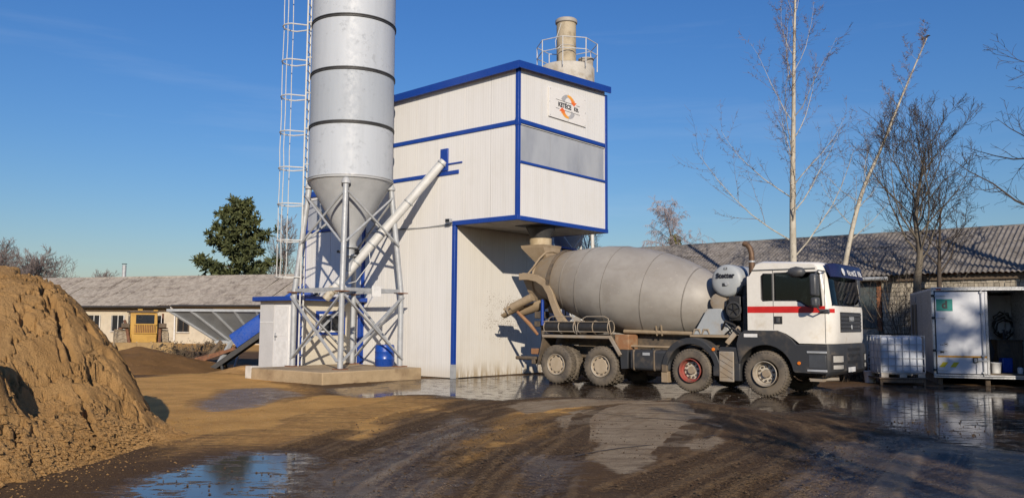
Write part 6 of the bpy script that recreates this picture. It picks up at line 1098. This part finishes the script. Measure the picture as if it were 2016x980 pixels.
tl = thing('spray_bottle', 'dark bottle standing on the brown cabinet top', 'bottle', Bx(2.05,1.35,Z0+.97)); MB().lathe([(0,.05),(.16,.05),(.20,.02),(.26,.02)], (0,0,0), (0,0,1), 12).build('body', M['black'], tl, 40); MB().box(-.05,.03,-.015,.015,.26,.29).build('trigger', M['dark'], tl)
tl = thing('hose_coil', 'tangled hose and cable coil hanging on the inner wall of the box body', 'hose', Bx(2.25,2.56,1.75))
for k in range(7): MB().path([((.30+rng.uniform(-.07,.06))*math.cos(a)+rng.uniform(-.02,.02), -.04-.02*k, (.30+rng.uniform(-.06,.06))*math.sin(a)-.03*k) for a in [2*math.pi*j/18 for j in range(18)]], .018, 6, closed=True).build('loop', M['galv' if k in (1,4) else 'black'], tl, 40)
MB().beam((-.4,-.1,.1),(.4,-.1,.1),.02).beam((.05,-.1,.4),(.05,-.1,-.4),.02).build('hanger', M['galv'], tl); MB().path([(-.2,-.1,-.25),(.1,-.12,-.7),(.2,-.1,-1.0)], .03, 6).build('tail', M['black'], tl)
# ------------------------------------------------------------------ caged water tank on a stand
IB = thing('caged_water_tank', 'white plastic water tank in a steel cage on a pallet and low stand', 'water tank', (10.98,24.05,0), R(-3)); M['ibc'] = mk('milky_plastic', (.56,.60,.66), (.50,.54,.61), 2, .4)
st_ = MB().box(-.66,.66,-.52,.5,.18,.215); st_.build('stand_top', M['oldwood'], IB)
for x in (-.62,.56):
    for y in (-.48,.42): MB().box(x,x+.06,y,y+.06,0,.178).build('stand_leg', M['oldwood'], IB)
MB().box(-.60,.60,-.48,-.44,.08,.16).build('stand_rail', M['oldwood'], IB)
for x in (-.6,-.1,.4): MB().box(x,x+.2,-.5,-.36,.22,.31).build('pallet_block', M['soffit'], IB); MB().box(x,x+.2,.34,.48,.22,.31).build('pallet_block', M['soffit'], IB)
MB().box(-.60,.60,-.5,-.36,.312,.34).build('pallet_board', M['soffit'], IB); MB().box(-.60,.60,.34,.48,.312,.34).build('pallet_board', M['soffit'], IB); MB().box(-.60,.60,-.30,.28,.312,.34).build('pallet_board', M['soffit'], IB)
MB().box(-.575,.575,-.47,.45,.345,1.35).build('tank', M['ibc'], IB, bevel=.07, seg=3); MB().lathe([(1.35,.1),(1.39,.1)], (0,0,0), (0,0,1), 16).build('lid', M['dark'], IB, 40)
for z in (.36,.55,.75,.95,1.14,1.37): MB().path([(-.6,-.5,z),(.6,-.5,z),(.6,.48,z),(-.6,.48,z)], .011, 6, closed=True).build('cage_bar', M['galv'], IB)
for k in range(7):
    x = -.59+k*.197
    MB().tube((x,-.505,.345),(x,-.505,1.375), .010, None, 6).build('cage_bar', M['galv'], IB)
for k in range(5): y = -.5+k*.245; MB().tube((-.605,y,.345),(-.605,y,1.375), .010, None, 6).build('cage_bar', M['galv'], IB); MB().tube((.605,y,.345),(.605,y,1.375), .010, None, 6).build('cage_bar', M['galv'], IB)
# ------------------------------------------------------------------ dry scrub, posts, weeds, crows
M['scrub'] = mk('dead_scrub', (.13,.095,.06), (.08,.06,.04), 3, .9)
def scrub(name, label, loc, n, h, r, seed):
    rg = random.Random(seed); o = thing(name, label, 'scrub', loc); b = MB()
    for k in range(n):
        p = Vector((rg.gauss(0,r*.5), rg.gauss(0,r*.35), 0)); d = Vector((rg.gauss(0,.4), rg.gauss(0,.4), 1)).normalized(); L = h*rg.uniform(.4,1.1); m = p+d*L*.6; e = m+(d+Vector((rg.gauss(0,.4),rg.gauss(0,.4),rg.gauss(-.1,.3)))).normalized()*L*.5; b.path([p,m,e], [.008,.006,.003], 3, cap=False)
        for j in range(3): q_ = p.lerp(m, rg.uniform(.4,1)); b.path([q_, q_+Vector((rg.gauss(0,.5),rg.gauss(0,.5),rg.gauss(.3,.4)))*L*.3], [.005,.003], 3, cap=False)
        for j in range(5): q_ = m.lerp(e, rg.random())+Vector((rg.gauss(0,.06),rg.gauss(0,.06),rg.gauss(0,.06))); a = Vector((rg.gauss(0,1),rg.gauss(0,1),rg.gauss(0,1)))*.03; c = Vector((rg.gauss(0,1),rg.gauss(0,1),rg.gauss(0,1)))*.03; b.add([q_-a,q_+c,q_+a,q_-c], [(0,1,2,3)])
    b.build('stems', M['scrub'], o, fix=False); return o
for i, (x, y, n, h, r, lb) in enumerate(((10.2,25.6,170,.8,.9,'tangled dead scrub in front of the shed wall beside the cab'),(12.2,27.3,90,.9,.8,'dead scrub growing behind the caged water tank'),(9.0,27.6,150,.9,1.1,'dead scrub at the shed foot behind the truck cab'))): scrub('dead_scrub', lb, (x,y,0), n, h, r, 300+i)
for i, (x, y, lb) in enumerate(((-15.0,42.5,'dry weeds beside the loader bucket end'),(-13.4,33.8,'dry weeds around the hopper end by the braces'),(-20.6,47,'dry weeds against the white shed wall by the loader wheel'))): scrub('dry_weeds', lb, (x,y,0), 70, .9, .9, 320+i)
fpz = thing('fence_post', 'short weathered wooden post in the scrub by the cab front', 'post', (11.3,28.2,0)); MB().hexa([(-.07,-.06,0),(.07,-.06,0),(.07,.06,0),(-.07,.06,0),(-.08,-.05,1.5),(.03,-.05,1.55),(.03,.05,1.55),(-.08,.05,1.5)]).build('shaft', M['oldwood'], fpz); MB().beam((-.02,-.07,1.2),(.02,-.07,1.2),.02,.1).build('staple', M['rust'], fpz)
bw = mk('crow_black', (.012,.012,.014), None, 5, .6)
for i, (x, y, z, lb) in enumerate(((15.15,30.1,12.2,'black bird perched high in the leaning poplar, lower of two'),(15.35,30.15,12.32,'black bird perched high in the leaning poplar, upper of two'))):
    o = thing('bird', lb, 'bird', (x,y,z), .4*i); o.scale = (.72,.72,.72); MB().loft([[Vector((t,r_*math.cos(a),.02+.25*t+r_*math.sin(a))) for a in [2*math.pi*k/10 for k in range(10)]] for t, r_ in ((-.13,.012),(-.06,.045),(0,.06),(.06,.05),(.10,.03),(.13,.032),(.16,.025),(.19,.006))]).build('body', bw, o, 60); MB().prism([(-.10,-.02),(-.24,-.03),(-.24,.03),(-.10,.02)], 'z', -.03, -.02).build('tail', bw, o); MB().tube((0,.015,-.05),(0,.015,-.12),.004,None,4).tube((0,-.015,-.05),(0,-.015,-.12),.004,None,4).build('legs', bw, o)
